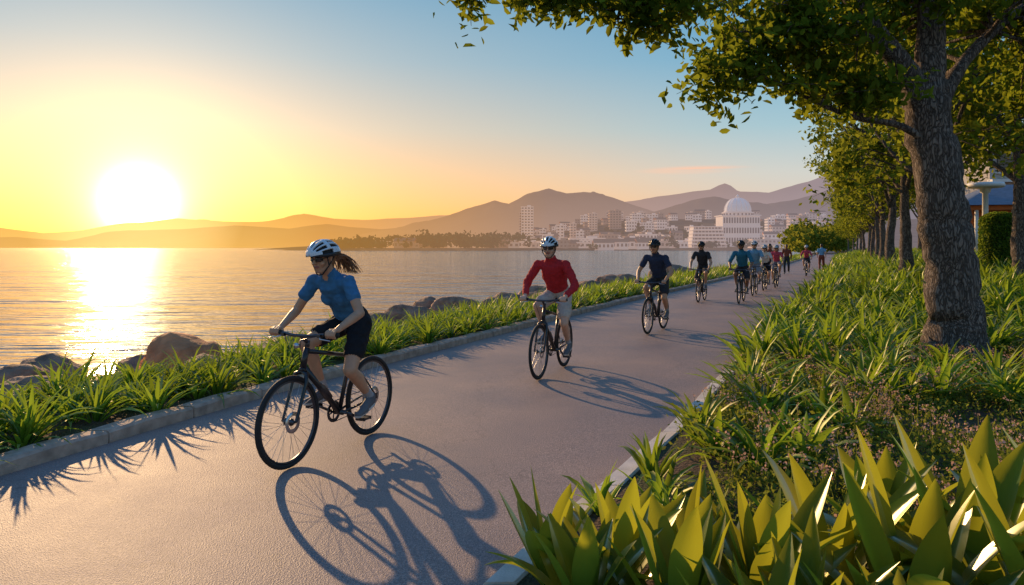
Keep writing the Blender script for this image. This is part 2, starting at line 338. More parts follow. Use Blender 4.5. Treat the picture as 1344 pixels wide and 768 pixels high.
def zfar(x,y):
    x=np.asarray(x,float); y=np.asarray(y,float)
    return -3+4.2*ss(600+25*np.sin(x*.021),640+25*np.sin(x*.021),y)*ss(-260,-180,x)+42*ss(690,1250,y)*ss(-60,180,x)+8*ss(700,1300,y)
xs=np.linspace(-330,1300,150); yv=np.linspace(560,1500,60)
GX,GY=np.meshgrid(xs,yv); GZ=zfar(GX,GY)
V=np.stack([GX,GY,GZ],-1).reshape(-1,3); I=np.arange(GX.size).reshape(GX.shape)
Q=np.stack([I[:-1,:-1],I[:-1,1:],I[1:,1:],I[1:,:-1]],-1).reshape(-1,4)
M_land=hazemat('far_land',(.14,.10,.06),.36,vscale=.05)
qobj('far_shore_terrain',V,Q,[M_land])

# ------------------------------------------------------------------ leaves / blades generators
def leaves(C,size,rs,rg=rng,up=.3,aspect=.5,fold=.12,two=True):
    n=len(C); d=rg.normal(size=(n,3)); d[:,2]-=.25; d/=np.linalg.norm(d,axis=1)[:,None]
    nn=rg.normal(size=(n,3)); nn[:,2]+=up*3; s=np.cross(d,nn); s/=np.linalg.norm(s,axis=1)[:,None]+1e-9
    k=np.cross(s,d); L=size*rg.uniform(1-rs,1+rs,n)[:,None]; W=L*aspect
    if two:
        v=np.stack([C-d*L*.5, C-d*L*.18+s*W*.42+k*L*fold, C+d*L*.2+s*W*.38+k*L*fold, C+d*L*.5, C+d*L*.2-s*W*.38+k*L*fold, C-d*L*.18-s*W*.42+k*L*fold],1)
        base=(np.arange(n)*6)[:,None]
        q=np.concatenate([base+np.array([0,3,2,1]),base+np.array([0,5,4,3])],0)
        return v.reshape(-1,3),q
    v=np.stack([C-d*L*.5,C+s*W*.5+k*L*fold,C+d*L*.5,C-s*W*.5],1)
    return v.reshape(-1,3),(np.arange(n)*4)[:,None]+np.arange(4)
def blades(B,az,length,width,lean,curl,segs=4,fold=.25,prof=None):
    n=len(B); prof=prof or {2:[.7,.9,0.05],3:[.6,1,.75,.04],4:[.55,.95,.95,.6,.03],5:[.5,.9,1,.85,.5,.03],8:[.30,.44,.68,.9,1,.97,.80,.48,.03]}[segs]
    ch=np.stack([np.cos(az),np.sin(az)],1); sd=np.stack([-np.sin(az),np.cos(az),0*az],1)
    p=B.copy(); ang=lean.copy(); rings=[]
    tw=rng.uniform(-.7,.7,n)
    for i in range(segs+1):
        t=np.stack([ch[:,0]*np.sin(ang),ch[:,1]*np.sin(ang),np.cos(ang)],1)
        nr=np.cross(sd,t); a=tw*i/segs; s2=sd*np.cos(a)[:,None]+nr*np.sin(a)[:,None]; n2=np.cross(s2,t)
        w=(width*prof[i]*.5)[:,None]
        if fold>0: rings.append(np.stack([p-s2*w,p+n2*w*fold*2,p+s2*w],1))
        else: rings.append(np.stack([p-s2*w,p+s2*w],1))
        p=p+t*(length/segs)[:,None]; ang=ang+curl/segs*(1+.8*i/segs)
    R=np.stack(rings,1); k=R.shape[2]; V=R.reshape(-1,3)
    base=(np.arange(n)*(segs+1)*k)[:,None,None]
    q=[]
    for i in range(segs):
        for j in range(k-1): q.append([i*k+j,i*k+j+1,(i+1)*k+j+1,(i+1)*k+j])
    Q=(base+np.array(q)[None]).reshape(-1,4)
    return V,Q
def merge(parts):
    Vs=[];Qs=[];o=0
    for V,Q in parts: Vs.append(V); Qs.append(Q+o); o+=len(V)
    return np.concatenate(Vs),np.concatenate(Qs)
def tufts(C,nb,hgt,wid,segs,fold,spread=.09,leanmax=.95,curl=(.3,1.3)):
    n=len(C); k=n*nb; idx=np.repeat(np.arange(n),nb)
    az=rng.uniform(0,2*np.pi,k); r=rng.uniform(0,1,k)
    B=C[idx].copy(); hs=(hgt*rng.uniform(.7,1.3,n))[idx]
    B[:,0]+=np.cos(az)*r*spread; B[:,1]+=np.sin(az)*r*spread
    lean=.08+r*leanmax*rng.uniform(.6,1.1,k); ln=hs*rng.uniform(.75,1.3,k)
    return blades(B,az,ln,wid*rng.uniform(.7,1.25,k),lean,rng.uniform(curl[0],curl[1],k),segs,fold)
def jgrid(y0,y1,dy,o0,o1,do,f,sg,keep=1.):
    pts=[]
    for y in np.arange(y0,y1,dy):
        for o in np.arange(o0,o1,do):
            if rng.random()>keep: continue
            a=y+rng.uniform(-.5,.5)*dy; c=o+rng.uniform(-.5,.5)*do
            pts.append((float(f(a))+sg*c,a))
    p=np.array(pts); return np.column_stack([p,zg(p[:,0],p[:,1])-.01])
parts=[]
C=jgrid(-1,14,.32,.42,1.75,.36,xl,-1)
parts.append(tufts(C,32,np.where(C[:,1]<9,.39,.41),.034,5,.25,spread=.07,leanmax=1.05))
C=jgrid(14,30,.36,.42,2.0,.4,xl,-1); parts.append(tufts(C,24,np.full(len(C),.44),.04,3,0,spread=.12))
C=jgrid(30,130,.6,.45,2.2,.5,xl,-1); parts.append(tufts(C,14,np.full(len(C),.5),.055,2,0,spread=.16))
V,Q=merge(parts); qobj('planting_strip_grass',V,Q,[M_tuft])
C=jgrid(2,40,.5,2.0,4.2,.5,xl,-1,.35); V,Q=tufts(C,16,np.full(len(C),.22),.014,3,0,spread=.1); qobj('bank_grass',V,Q,[M_scrub])

def okR(C):
    d=np.hypot(C[:,0]-6.6,C[:,1]-9.9); return C[d>1.15]
parts=[]
C=okR(jgrid(5.4,9,.52,.55,1.9,.52,xr,1,.92)); parts.append(tufts(C,24,np.full(len(C),.48),.062,5,.22,spread=.06,leanmax=1.1))
C=jgrid(4.1,5.5,.36,.32,.9,.32,xr,1,.85); parts.append(tufts(C,20,np.full(len(C),.34),.042,5,.25,spread=.06))
C=okR(jgrid(9,19,.60,.45,9,.60,xr,1,.94)); parts.append(tufts(C,26,np.full(len(C),.58),.064,4,.2,spread=.08,leanmax=1.1))
C=okR(jgrid(7.0,9.2,.55,2.0,3.9,.55,xr,1,.75)); parts.append(tufts(C,26,np.full(len(C),.46),.056,5,.22,spread=.06))
C=jgrid(19,40,.75,.5,14,.75,xr,1,.92); parts.append(tufts(C,20,np.full(len(C),.58),.075,3,0,spread=.16))
C=jgrid(40,130,1.3,.5,12,1.1,xr,1,.95); parts.append(tufts(C,14,np.full(len(C),.62),.13,2,0,spread=.35))
V,Q=merge(parts); qobj('lily_bed',V,Q,[M_tuft])
pts=[]
for _ in range(3000):
    y=rng.uniform(3.6,11); o=rng.uniform(.35,7)
    if y<5.5 and o<.7: continue
    if noise.noise(Vector((o*.9,y*.9,3)))<-.30: continue
    pts.append((float(xr(y))+o,y))
p=np.array(pts); base=np.column_stack([p,zg(p[:,0],p[:,1])])
hh=.07+.16*np.clip(np.array([noise.noise(Vector((a*.8,b_*.8,9))) for a,b_ in p])+.5,0,1)
idx=np.repeat(np.arange(len(base)),30); CC=base[idx]+rng.normal(size=(len(idx),3))*np.array([.09,.09,.03]); CC[:,2]=base[idx,2]+rng.uniform(0,1,len(idx))*hh[idx]*1.3
V1=leaves(CC,.038,.4,aspect=.55,two=False); qobj('ground_cover',*V1,[M_scrub])
sel=(rng.random(len(base))<.6)&(np.array([noise.noise(Vector((a*1.1,b_*1.1,5))) for a,b_ in p])>-.05); bs=base[sel]; idx=np.repeat(np.arange(len(bs)),5)
B=bs[idx]+rng.normal(size=(len(idx),3))*[.08,.08,0]; k=len(B)
V1=blades(B,rng.uniform(0,6.28,k),rng.uniform(.16,.34,k),np.full(k,.004),rng.uniform(0,.4,k),rng.uniform(0,.4,k),2,0,[1,1,.8])
tips=V1[0].reshape(k,3,2,3)[:,2].mean(1); idx=np.repeat(np.arange(k),5)
V2=leaves(tips[idx]+rng.normal(size=(len(idx),3))*.015,.019,.4,aspect=.8,two=False)
V,Q=merge([V1,V2]); mi=np.concatenate([np.zeros(len(V1[1])),np.ones(len(V2[1]))])
qobj('wild_flowers',V,Q,[M_scrub,M_flower],mi)
k=2600; a=rng.uniform(0,6.28,k); r=rng.uniform(0,1.9,k)**.9; x=6.6+np.cos(a)*r*1.2; y=9.6+np.sin(a)*r; CC=np.column_stack([x,y,zg(x,y)+.015])
M_litter=leafmat('leaf_litter',[(.06,.03,.015),(.12,.06,.03),(.18,.1,.05)],trans=.15,tcol=(.3,.15,.05))
qobj('fallen_leaves',*leaves(CC,.055,.4,up=1.5,two=False),[M_litter])

bigs=[(.18,3.42,.46),(.50,3.30,.52),(.85,3.45,.48),(.30,3.02,.46),(.68,2.92,.54),(1.10,3.12,.62),(1.12,2.72,.54),(1.48,3.28,.70),(1.62,2.86,.76),(2.0,3.12,.80),(2.05,2.66,.76),(2.4,3.35,.76),(2.5,2.9,.80),(1.4,2.5,.58),(.9,2.5,.5),(1.95,3.7,.58)]
for (x,y,h) in bigs:
    k=15; i=np.arange(k); az=i*2.4+rng.uniform(-.3,.3,k); r=(i+1)/k
    B=np.column_stack([x+np.cos(az)*.035*r,y+np.sin(az)*.035*r,np.full(k,float(zg(x,y))-.01)])
    V,Q=blades(B,az,h*rng.uniform(.85,1.25,k)*(1.08-.15*r),.135*(h/.6)**.5*rng.uniform(.75,1.15,k),.04+r*.58,rng.uniform(.05,1.1,k)*(.4+r),8,.24)
    o=qobj('broad_leaf_plant',V,Q,[M_big])
    sb=o.modifiers.new('s','SUBSURF'); sb.levels=1; sb.render_levels=1

# ------------------------------------------------------------------ trees
def clumps(c,r,n,rg,shell=.55):
    out_=[]
    while len(out_)<n:
        v=rg.normal(size=3); v/=np.linalg.norm(v); q=rg.uniform(shell,1)**.6
        out_.append(np.array(c)+v*np.array(r)*q)
    return out_
def tree_mesh(name,limbs,clumps_,per,lsize,csize,rg,leafm,two,trunkn=14,flare=True):
    mb=MB(); nodes=[]
    for pts,r0,r1 in limbs:
        pts=[Vector(p) for p in pts]; dens=[]
        K=len(pts)-1; NS=8 if r0>.2 else 5
        for i in range(K):
            p0=pts[max(i-1,0)];p1=pts[i];p2=pts[i+1];p3=pts[min(i+2,K)]
            for s_ in range(NS):
                t=s_/NS; dens.append(.5*((2*p1)+(p2-p0)*t+(2*p0-5*p1+4*p2-p3)*t*t+(3*p1-p0-3*p2+p3)*t**3))
        dens.append(pts[-1]); n=len(dens); rad=[r0+(r1-r0)*(i/(n-1))**.8 for i in range(n)]
        if r0>.2 and flare: rad=[r*(1+.45*math.exp(-max(0,dens[i].z)*3.2)) if pts[0].z<.1 else r for i,r in enumerate(rad)]
        dens=[p+Vector((rg.normal(),rg.normal(),0))*r*.05 for p,r in zip(dens,rad)]
        mb.tube(dens,rad,trunkn if r0>.1 else 8,0,rough=.16 if r0>.1 else 0)
        for i in range(n): 
            if i>n*.35 or r0<.2: nodes.append((np.array(dens[i]),rad[i]))
    NP=np.array([a for a,_ in nodes])
    C=[]
    for c in clumps_:
        c=np.array(c); d=np.linalg.norm(NP-c,axis=1)+np.maximum(0,NP[:,2]-c[2])*.6; j=int(np.argmin(d)); a=NP[j]; r=min(nodes[j][1]*.5,.045)
        mid=(a+c)/2+rg.normal(size=3)*.12*np.linalg.norm(c-a)+np.array([0,0,.12*np.linalg.norm(c-a)])
        mb.tube([a,mid,c],[r,r*.6,.008],5,0,cap=False)
        for _ in range(4):
            e=c+rg.normal(size=3)*csize*np.array([.9,.9,.5]); mb.tube([c,(c+e)/2+rg.normal(size=3)*.04,e],[.009,.006,.003],3,0,cap=False)
            k=per//4; t=rg.uniform(.1,1.15,k)[:,None]
            C.append(c+(e-c)*t+rg.normal(size=(k,3))*csize*.30)
    C=np.concatenate(C); LV=leaves(C,lsize,.35,rg,two=two,aspect=.55)
    return mb.mesh(name+'_wood',[M_bark]), qmesh(name+'_crown',LV[0],LV[1],[leafm])
def place_tree(name,ms,loc,rz=0,sc=1,sz=1):
    o=bpy.data.objects.new(name,ms[0]); o.location=loc; o.rotation_euler=(0,0,rz); o.scale=(sc,sc,sc*sz); link(o)
    c=bpy.data.objects.new('crown',ms[1]); link(c,o); return o
r1=np.random.default_rng(11); b0=np.array([6.45,10.3,0.])
def W(*p): return tuple(np.array(p)-b0)
limbs=[([W(6.45,10.3,-.15),W(6.42,10.3,.6),W(6.3,10.28,1.7),W(6.12,10.22,2.7),W(5.98,10.2,3.5),W(5.9,10.2,4.1)],.38,.28),
 ([W(6.0,10.2,3.25),W(5.68,10.05,3.95),W(5.1,9.9,4.6),W(4.3,9.6,5.3),W(2.6,9.0,5.5),W(1.0,8.5,5.0),W(-.5,8.2,4.5)],.21,.018),
 ([W(5.92,10.2,3.8),W(6.08,10.3,4.8),W(6.2,10.5,6),W(6.4,10.9,8),W(6.6,11,9.6)],.25,.04),
 ([W(6.02,10.22,3.3),W(6.5,10.4,4.2),W(7.5,10.8,5.1),W(9,11.3,6),W(10.2,11.8,6.4)],.14,.02),
 ([W(6.2,10.2,2.95),W(5.5,10.0,3.35),W(4.7,9.8,3.45),W(3.9,9.7,3.75),W(3.1,9.6,4.1)],.07,.012),
 ([W(5.55,10.05,4.2),W(4.9,9.8,4.55),W(4.0,9.6,4.6),W(3.0,9.4,4.5)],.08,.012),
 ([W(6.1,10.3,5),W(5.3,11,6.2),W(4.2,11.8,7.2)],.1,.02),([W(6.15,10.4,5.4),W(7.1,9.6,6.5),W(7.8,8.8,7.3)],.1,.02)]
cl=[]
R_=lambda c,r,n,s: [tuple(np.array(q)-b0) for q in clumps(c,r,n,r1,s)]
cl+=R_((6.2,10.6,7.6),(4.4,3.6,2.3),90,.35)
cl+=R_((5.4,10.4,5.35),(3.0,1.4,.65),54,.1)
cl+=R_((3.7,9.7,4.5),(1.3,1.0,.65),26,.1)
cl+=R_((3.1,9.5,3.95),(.65,.6,.35),10,.1)
cl+=R_((4.6,9.9,3.85),(.8,.6,.35),12,.1)
cl+=R_((8.6,11.8,5.0),(2.3,1.2,1.2),46,.2)
for i in range(24):
    t=i/23; cl.append(W(-.5+t*2.9+r1.normal()*.14,8.2+t*.7,4.54+.08*math.sin(t*7)+.12*t+r1.normal()*.09))
ms=tree_mesh('oak_tree',limbs,cl,92,.138,.32,r1,M_leaf1,True,26)
place_tree('oak_tree',ms,tuple(b0))
def rowtree(seed,h=9.6,R=3.5,per=100,nl=80,ls=.2):
    rg=np.random.default_rng(seed); limbs=[([(0,0,-.3),(.05,0,1.2),(.0,.1,2.6),(.1,.0,4),(0,0,h*.85)],.24,.05)]
    for k in range(8):
        a=k*2.4+rg.uniform(-.3,.3); z0=2.6+k*.35; r=R*rg.uniform(.6,.8)
        limbs.append(([(0,0,z0),(math.cos(a)*r*.45,math.sin(a)*r*.45,z0+1.1),(math.cos(a)*r,math.sin(a)*r,z0+1.9+rg.uniform(0,1.5))],.09,.02))
    c=clumps((0,0,h*.645),(R,R,h*.355),nl,rg,.25)
    c=[p+np.array([0,0,.5*math.sin(p[0]*2+seed)]) for p in c]
    return tree_mesh('row_tree%d'%seed,limbs,c,per,ls,.55,rg,M_leaf2,False,12)
tm=[rowtree(21),rowtree(22),rowtree(23,9,3.3)]
for i,(y,o) in enumerate([(17.5,3.6),(24,3.5),(31,3.4),(39,3.4),(48,3.5),(58,3.4),(70,3.5),(84,3.4),(100,3.5),(120,3.5),(145,3.5),(175,3)]):
    x=float(xr(y))+o; place_tree('street_tree',tm[i%3],(x,y,float(zg(x,y))),i*1.9,random.uniform(.92,1.06))
for (x,y,k,rz,s_) in [(14.35,20.,0,2.0,1.08),(22.5,24,1,1,1.05),(56,74,1,3,1.5),(50,74,2,.5,1.4),(46,80,0,1.5,1.4)]:
    place_tree('street_tree',tm[k],(x,y,float(zg(x,y))),rz,s_)

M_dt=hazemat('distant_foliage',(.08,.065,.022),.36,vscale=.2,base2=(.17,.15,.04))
M_dt2=leafmat('far_grove_leaf',[(.05,.09,.015),(.10,.15,.02),(.16,.2,.03)],trans=.45,tcol=(.45,.45,.05),cs=.15)
C=[]
rg=np.random.default_rng(5)
for _ in range(400):
    px=rg.uniform(430,1090) if rg.random()<.6 else rg.uniform(430,720); Y=rg.uniform(640,1050) if px>690 else rg.uniform(640,760)
    X=(px-CX)/F*Y; z=float(zfar(X,Y)); hgt=rg.uniform(4,13)*(1.15 if px<690 else .7)*(.6+.4*min(1,(px-430)/120)); w=hgt*rg.uniform(.5,1.)
    v=rg.normal(size=(50,3)); v/=np.linalg.norm(v,axis=1)[:,None]; v*=rg.uniform(.5,1,(50,1))
    C.append(np.array([X,Y,z+hgt*.55])+v*[w,w,hgt*.5])
for px,hh_ in [(556,18),(600,14),(612,15),(650,13),(880,16),(470,11)]:
    X=(px-CX)/F*650; v=rg.normal(size=(60,3))*[2.5,2.5,hh_*.25]; C.append(np.array([X,650,hh_*.6])+v)
C=np.concatenate(C); qobj('distant_trees',*leaves(C,3.0,.4,rg,two=False,aspect=.8),[M_dt])
C=[]
for _ in range(90):
    Y=rg.uniform(170,420); px=rg.uniform(1022,1110); X=(px-CX)/F*Y
    X=max(X,float(xl(Y))-6); hgt=rg.uniform(5,9)*(.75+Y/600); w=hgt*.55
    v=rg.normal(size=(150,3)); v/=np.linalg.norm(v,axis=1)[:,None]; v*=rg.uniform(.5,1,(150,1)); C.append(np.array([X,Y,hgt*.55])+v*[w,w,hgt*.5])
C=np.concatenate(C); qobj('distant_grove',*leaves(C,1.1,.4,rg,two=False,aspect=.8),[M_dt2])

# ------------------------------------------------------------------ rocks
def rock(name,c,s,seed,mat,sub=3,parent=None,data_only=False):
    import bmesh
    bm=bmesh.new(); bmesh.ops.create_icosphere(bm,subdivisions=sub,radius=1)
    for v in bm.verts:
        p=v.co.copy(); n=noise.fractal(p*.9+Vector((seed,0,0)),1,2,4); w=noise.cell(p*1.6+Vector((seed,3,1)))
        v.co=p*(1+.28*n+.08*w); v.co=Vector((v.co.x*s[0],v.co.y*s[1],max(v.co.z,-.6)*s[2]))
    me=bpy.data.meshes.new(name); bm.to_mesh(me); bm.free(); me.materials.append(mat)
    for p in me.polygons: p.use_smooth=(sub>3)
    if data_only: return me
    o=bpy.data.objects.new(name,me); o.location=c; return link(o,parent)
rock('boulder',(-5.25,11.3,-.31),(.76,.52,.54),2.2,M_rockr,4)
for c,s,sd in [((-7.7,11.8,-.52),(.55,.42,.38),4.2),((-6.9,9.9,-.34),(.46,.38,.34),5.2),((-6.1,8.9,-.24),(.40,.34,.26),15.2),((-7.3,8.9,-.38),(.42,.34,.32),17.2),((-6.3,11.9,-.55),(.45,.35,.34),19.2),((-5.5,8.5,-.18),(.3,.26,.2),31.2),((-5.1,9.4,-.2),(.3,.26,.22),33.2),((-1.4,19.0,-.05),(.8,.5,.40),6.2),((-2.7,18.4,-.22),(.65,.45,.4),9.2),((-2.2,20.5,-.2),(.65,.5,.45),21.2),((-.2,20.6,-.02),(.6,.45,.38),22.2),((-3.3,16.4,-.27),(.55,.4,.38),23.2),((.9,22.6,.0),(.7,.5,.4),25.2),((4.4,28.6,.08),(.95,.65,.5),12.2),((3.2,28.0,-.1),(.75,.55,.45),13.2),((8.6,38.5,.15),(1.2,.75,.55),14.2)]:
    rock('boulder',c,s,sd,M_rock,4)
Vs=[];Qs=[];o=0
protos=[rock('p',(0,0,0),(1,1,1),k*3.3+.5,M_rock,2,data_only=True) for k in range(7)]
pv=[]
for me in protos:
    a=np.zeros(len(me.vertices)*3,np.float32); me.vertices.foreach_get('co',a); f=np.zeros(len(me.polygons)*3,np.int32); me.polygons.foreach_get('vertices',f); pv.append((a.reshape(-1,3),f.reshape(-1,3)))
for i in range(820):
    y=rg.uniform(1,22) if i<470 else rg.uniform(20,130); off=rg.uniform(2.2,6.4); x=float(xl(y))-off; s=rg.uniform(.08,.40)*(1+.5*(y>20))*(1.2 if off>3.3 else .8)
    a,f=pv[i%7]; th=rg.uniform(0,6.28); R=np.array([[math.cos(th),-math.sin(th),0],[math.sin(th),math.cos(th),0],[0,0,1]])
    v=(a*[s*rg.uniform(.8,1.5),s,s*rg.uniform(.5,.85)])@R.T+[x,y,float(zg(x,y))+s*.25]; Vs.append(v); Qs.append(f+o); o+=len(v)
qobj('shore_rocks',np.concatenate(Vs),np.concatenate(Qs),[M_rock],smooth=False)
for me in protos: bpy.data.meshes.remove(me)

# ------------------------------------------------------------------ town buildings
M_bw=hazemat('building_white',(.78,.70,.62),.42,.06,.05,hk=1.45); M_bc=hazemat('building_cream',(.66,.52,.42),.40,.1,.05,hk=1.3); M_bb=hazemat('building_tan',(.46,.33,.25),.38,.1,.05,hk=1.1)  # stronger painted haze glow brightens the shaded facades
M_bwin=hazemat('building_glass',(.06,.07,.08),.45,.1,.05); M_roof=hazemat('building_roof',(.46,.22,.14),.36,.15,.05); M_dome=hazemat('dome_white',(.85,.85,.82),.34,.04,.05,hk=1.5)  # dome also brightened by stronger painted haze glow
def bldg(name,x,y,z,w,d,h,wallm,fl=None,roof='flat',rz=0):
    mb=MB(); fl=fl or max(1,int(h/3.3)); nwx=max(2,int(w/3.5)); fh=h/fl
    mb.box((0,0,h/2-3),(w,d,h+6),0)
    for f in range(fl):
        for i in range(nwx):
            cx=-w/2+(i+.5)*w/nwx; mb.box((cx,-d/2-.05,f*fh+fh*.55),(w/nwx*.5,.3,fh*.45),1)
        nd_=max(2,int(d/3.5))
        for i in range(nd_):
            cy=-d/2+(i+.5)*d/nd_
            for s in(-1,1): mb.box((s*(w/2+.05),cy,f*fh+fh*.55),(.3,d/nd_*.5,fh*.45),1)
        if f and fl>3: mb.box((0,-d/2-.4,f*fh),(w*.98,.8,.25),0)
    if roof=='flat':
        mb.box((0,0,h+.3),(w+.6,d+.6,.6),0); mb.box((w*.15,0,h+1.5),(w*.3,d*.3,1.8),0)
    else:
        e=.5; a=[(-w/2-e,-d/2-e,h),(w/2+e,-d/2-e,h),(w/2+e,d/2+e,h),(-w/2-e,d/2+e,h),(-w/2-e,0,h+d*.3),(w/2+e,0,h+d*.3)]
        mb.add(a,[(0,1,5,4),(2,3,4,5),(1,2,5),(3,0,4),(0,3,2,1)],2,False)
    o=mb.obj(name,[wallm,M_bwin,M_roof]); o.location=(x,y,z); o.rotation_euler=(0,0,rz); return o
rb_=random.Random(4)
def atpx(px,Y): return (px-CX)/F*Y
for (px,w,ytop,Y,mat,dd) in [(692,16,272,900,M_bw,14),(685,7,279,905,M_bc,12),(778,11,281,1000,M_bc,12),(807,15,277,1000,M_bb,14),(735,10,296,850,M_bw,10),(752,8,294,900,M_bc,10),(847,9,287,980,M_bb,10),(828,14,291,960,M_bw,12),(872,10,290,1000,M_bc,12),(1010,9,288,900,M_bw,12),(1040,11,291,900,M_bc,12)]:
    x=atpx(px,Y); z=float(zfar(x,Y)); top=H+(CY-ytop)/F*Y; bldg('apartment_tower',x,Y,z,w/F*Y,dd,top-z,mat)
for i in range(215):
    if i<150: px=rb_.uniform(698,1085); Y=rb_.uniform(660,1200)
    elif i<185: px=rb_.uniform(640,905); Y=rb_.uniform(645,690)
    else: px=rb_.uniform(470,690); Y=rb_.uniform(650,760)
    x=atpx(px,Y); z=float(zfar(x,Y))
    if abs(px-967)<40 and Y<800: continue
    if abs(px-928)<28 and Y<720: continue
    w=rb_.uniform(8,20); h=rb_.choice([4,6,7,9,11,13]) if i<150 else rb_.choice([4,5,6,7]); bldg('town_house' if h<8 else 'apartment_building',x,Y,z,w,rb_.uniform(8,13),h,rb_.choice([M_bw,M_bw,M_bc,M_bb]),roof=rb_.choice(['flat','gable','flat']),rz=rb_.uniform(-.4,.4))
x=atpx(928,690); z=float(zfar(x,690)); mb=MB()
for k in range(6):
    w=34-k*1.2; mb.box((0,k*.9,2.0+k*3.4),(w,16,2.9),0); mb.box((0,k*.9-.2,2.0+k*3.4+.2),(w*.96,16.0,1.5),1); mb.box((0,k*.9-.8,3.7+k*3.4),(w+1.4,18.2,.45),0)
    for i in range(9): mb.box((-w/2+w*(i+.5)/9,k*.9-8.4,2.0+k*3.4),(.5,.8,3.1),0)
o=mb.obj('waterfront_hotel',[M_bw,M_bwin]); o.location=(x,690,z)
x=atpx(770,680); bldg('waterfront_hall',x,680,float(zfar(x,680)),34,14,9,M_bw,fl=2); x=atpx(1000,680); bldg('waterfront_hall',x,675,float(zfar(x,675)),26,14,8,M_bc,fl=2)
Y=760; x=atpx(968,Y); z=float(zfar(x,Y)); top=H+(CY-257)/F*Y-z; S=Y/F
mb=MB(); R=17*S
hb=H+(CY-284)/F*Y-z
mb.box((0,0,hb/2-3),(48*S,26,hb+6),0); mb.box((0,0,hb+.4),(51*S,28,.9),0)
for k in range(3):
    for i in range(14): mb.box((-22*S+44*S*i/13,-13.05,hb*(k+.55)/3),(1.6,.3,hb/3*.55),1)
mb.lathe((0,0,0),(0,0,1),[(hb,R*1.12),(hb+3.2,R*1.12),(hb+3.2,R*1.18),(hb+4.1,R*1.18),(hb+4.1,R*1.03),(hb+5.2,R*1.03)],40,0,False)
for j in range(24):
    a=j/24*6.283; mb.box((math.cos(a)*R*1.13,math.sin(a)*R*1.13,hb+1.7),(1.2,1.2,2.2),1,Matrix.Rotation(a,3,'Z'))
dh=top-hb-5.2-2.2; prof=[(hb+5.2+dh*math.sin(t_),R*math.cos(t_)**.85) for t_ in np.linspace(0,1.50,12)]
mb.lathe((0,0,0),(0,0,1),prof,40,2)
for j in range(16):
    a=j/16*6.283; mb.tube([(math.cos(a)*(r_+.1),math.sin(a)*(r_+.1),h_+.05) for h_,r_ in prof],.28,4,0,cap=False)
mb.lathe((0,0,0),(0,0,1),[(top-2.3,1.9),(top-.8,1.9),(top-.8,2.2),(top,1.2),(top+1.6,.15)],12,2)
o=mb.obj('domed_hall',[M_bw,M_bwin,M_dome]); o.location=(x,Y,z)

# right: pavilion, concrete building, clipped hedge
M_red=pmat('red_wall',(.70,.20,.06),.8,var=.15,vscale=2); M_slate=pmat('slate_roof',(.12,.14,.18),.6,var=.2,vscale=4); M_wht=pmat('white_paint',(.78,.74,.68),.6,var=.05)
M_dark=pmat('window_glass',(.03,.035,.04),.15,var=.1,spec=.6); M_conc=pmat('concrete_wall',(.45,.41,.37),.8,var=.15,vscale=1.2)
mb=MB()
mb.box((3.5,2.5,1.25),(10,5,3.1),0)
for i in range(6):
    mb.tube([(-1.6+i*2.0,-1.6,-.2),(-1.6+i*2.0,-1.6,2.75)],.11,10,1)
for i in range(5): mb.box((-.6+i*2.0,-.04,1.2),(1.0,.12,1.8),2); mb.box((-.6+i*2.0,-.07,2.15),(1.2,.1,.1),1); mb.box((-.6+i*2.0,-.07,.25),(1.2,.1,.1),1)
mb.box((3.5,-1.6,2.85),(11.2,.25,.28),0)
a=[(-2.6,-2.2,3.0),(9.6,-2.2,3.0),(9.6,5.8,3.0),(-2.6,5.8,3.0),(.4,1.8,4.5),(6.6,1.8,4.5)]
mb.add(a,[(0,1,5,4),(1,2,5),(2,3,4,5),(3,0,4),(0,3,2,1)],3,False)
o=mb.obj('pavilion',[M_red,M_wht,M_dark,M_slate]); o.location=(30.6,45,1.25); o.rotation_euler=(0,0,-.25)
mb=MB(); mb.box((0,0,5),(16,10,11),0)
for f in range(3):
    for i in range(6): mb.box((-6.6+i*2.6,-5.02,2.4+f*3),(1.6,.2,1.5),1); mb.box((-6.6+i*2.6,-5.1,1.55+f*3),(1.9,.3,.12),2)
    mb.box((0,-5.3,3.85+f*3),(16.4,.7,.22),2)
mb.box((0,0,10.8),(17,11,.5),2)
o=mb.obj('concrete_building',[M_conc,M_dark,M_wht]); o.location=(49,66,.5)
mb=MB(); mb.lathe((0,0,0),(0,0,1),[(0,.24),(.3,.24),(.35,.16),(3.6,.14),(3.65,.24),(3.9,.28)],16,0); mb.lathe((0,0,0),(0,0,1),[(3.9,.28),(3.9,.85),(4.02,.9),(4.15,.85),(4.2,.05)],24,0)
o=mb.obj('concrete_shelter',[M_wht]); o.location=(25.3,38,.95)
hx,hy=15.75,23; hz=float(zg(hx,hy)); n=5600; th=rng.uniform(0,6.28,n); u=rng.uniform(0,1,n)
hz0=1.9; R=.54
zz=u*hz0; rr_=R*np.where(zz>hz0-.3,np.sqrt(np.clip(1-((zz-hz0+.3)/.3)**2,0,1))*.9+.1,1)
CC=np.column_stack([hx+np.cos(th)*rr_*rng.uniform(.93,1.03,n),hy+np.sin(th)*rr_*rng.uniform(.93,1.03,n),hz+zz])
n2_=900; r_=R*np.sqrt(rng.uniform(0,1,n2_)); th=rng.uniform(0,6.28,n2_); CC=np.vstack([CC,np.column_stack([hx+np.cos(th)*r_,hy+np.sin(th)*r_,hz+hz0-.05-.25*(r_/R)**4+rng.normal(size=n2_)*.02])])
hp=empty('clipped_hedge'); qobj('leaves',*leaves(CC,.085,.3,two=False,aspect=.65),[M_hedge],parent=hp)
mb=MB(); mb.lathe((hx,hy,hz),(0,0,1),[(-.1,.46),(1.6,.48),(1.77,.41),(1.83,.2),(1.85,0)],20,0); mb.obj('core',[pmat('hedge_core',(.03,.06,.012),1)],hp)

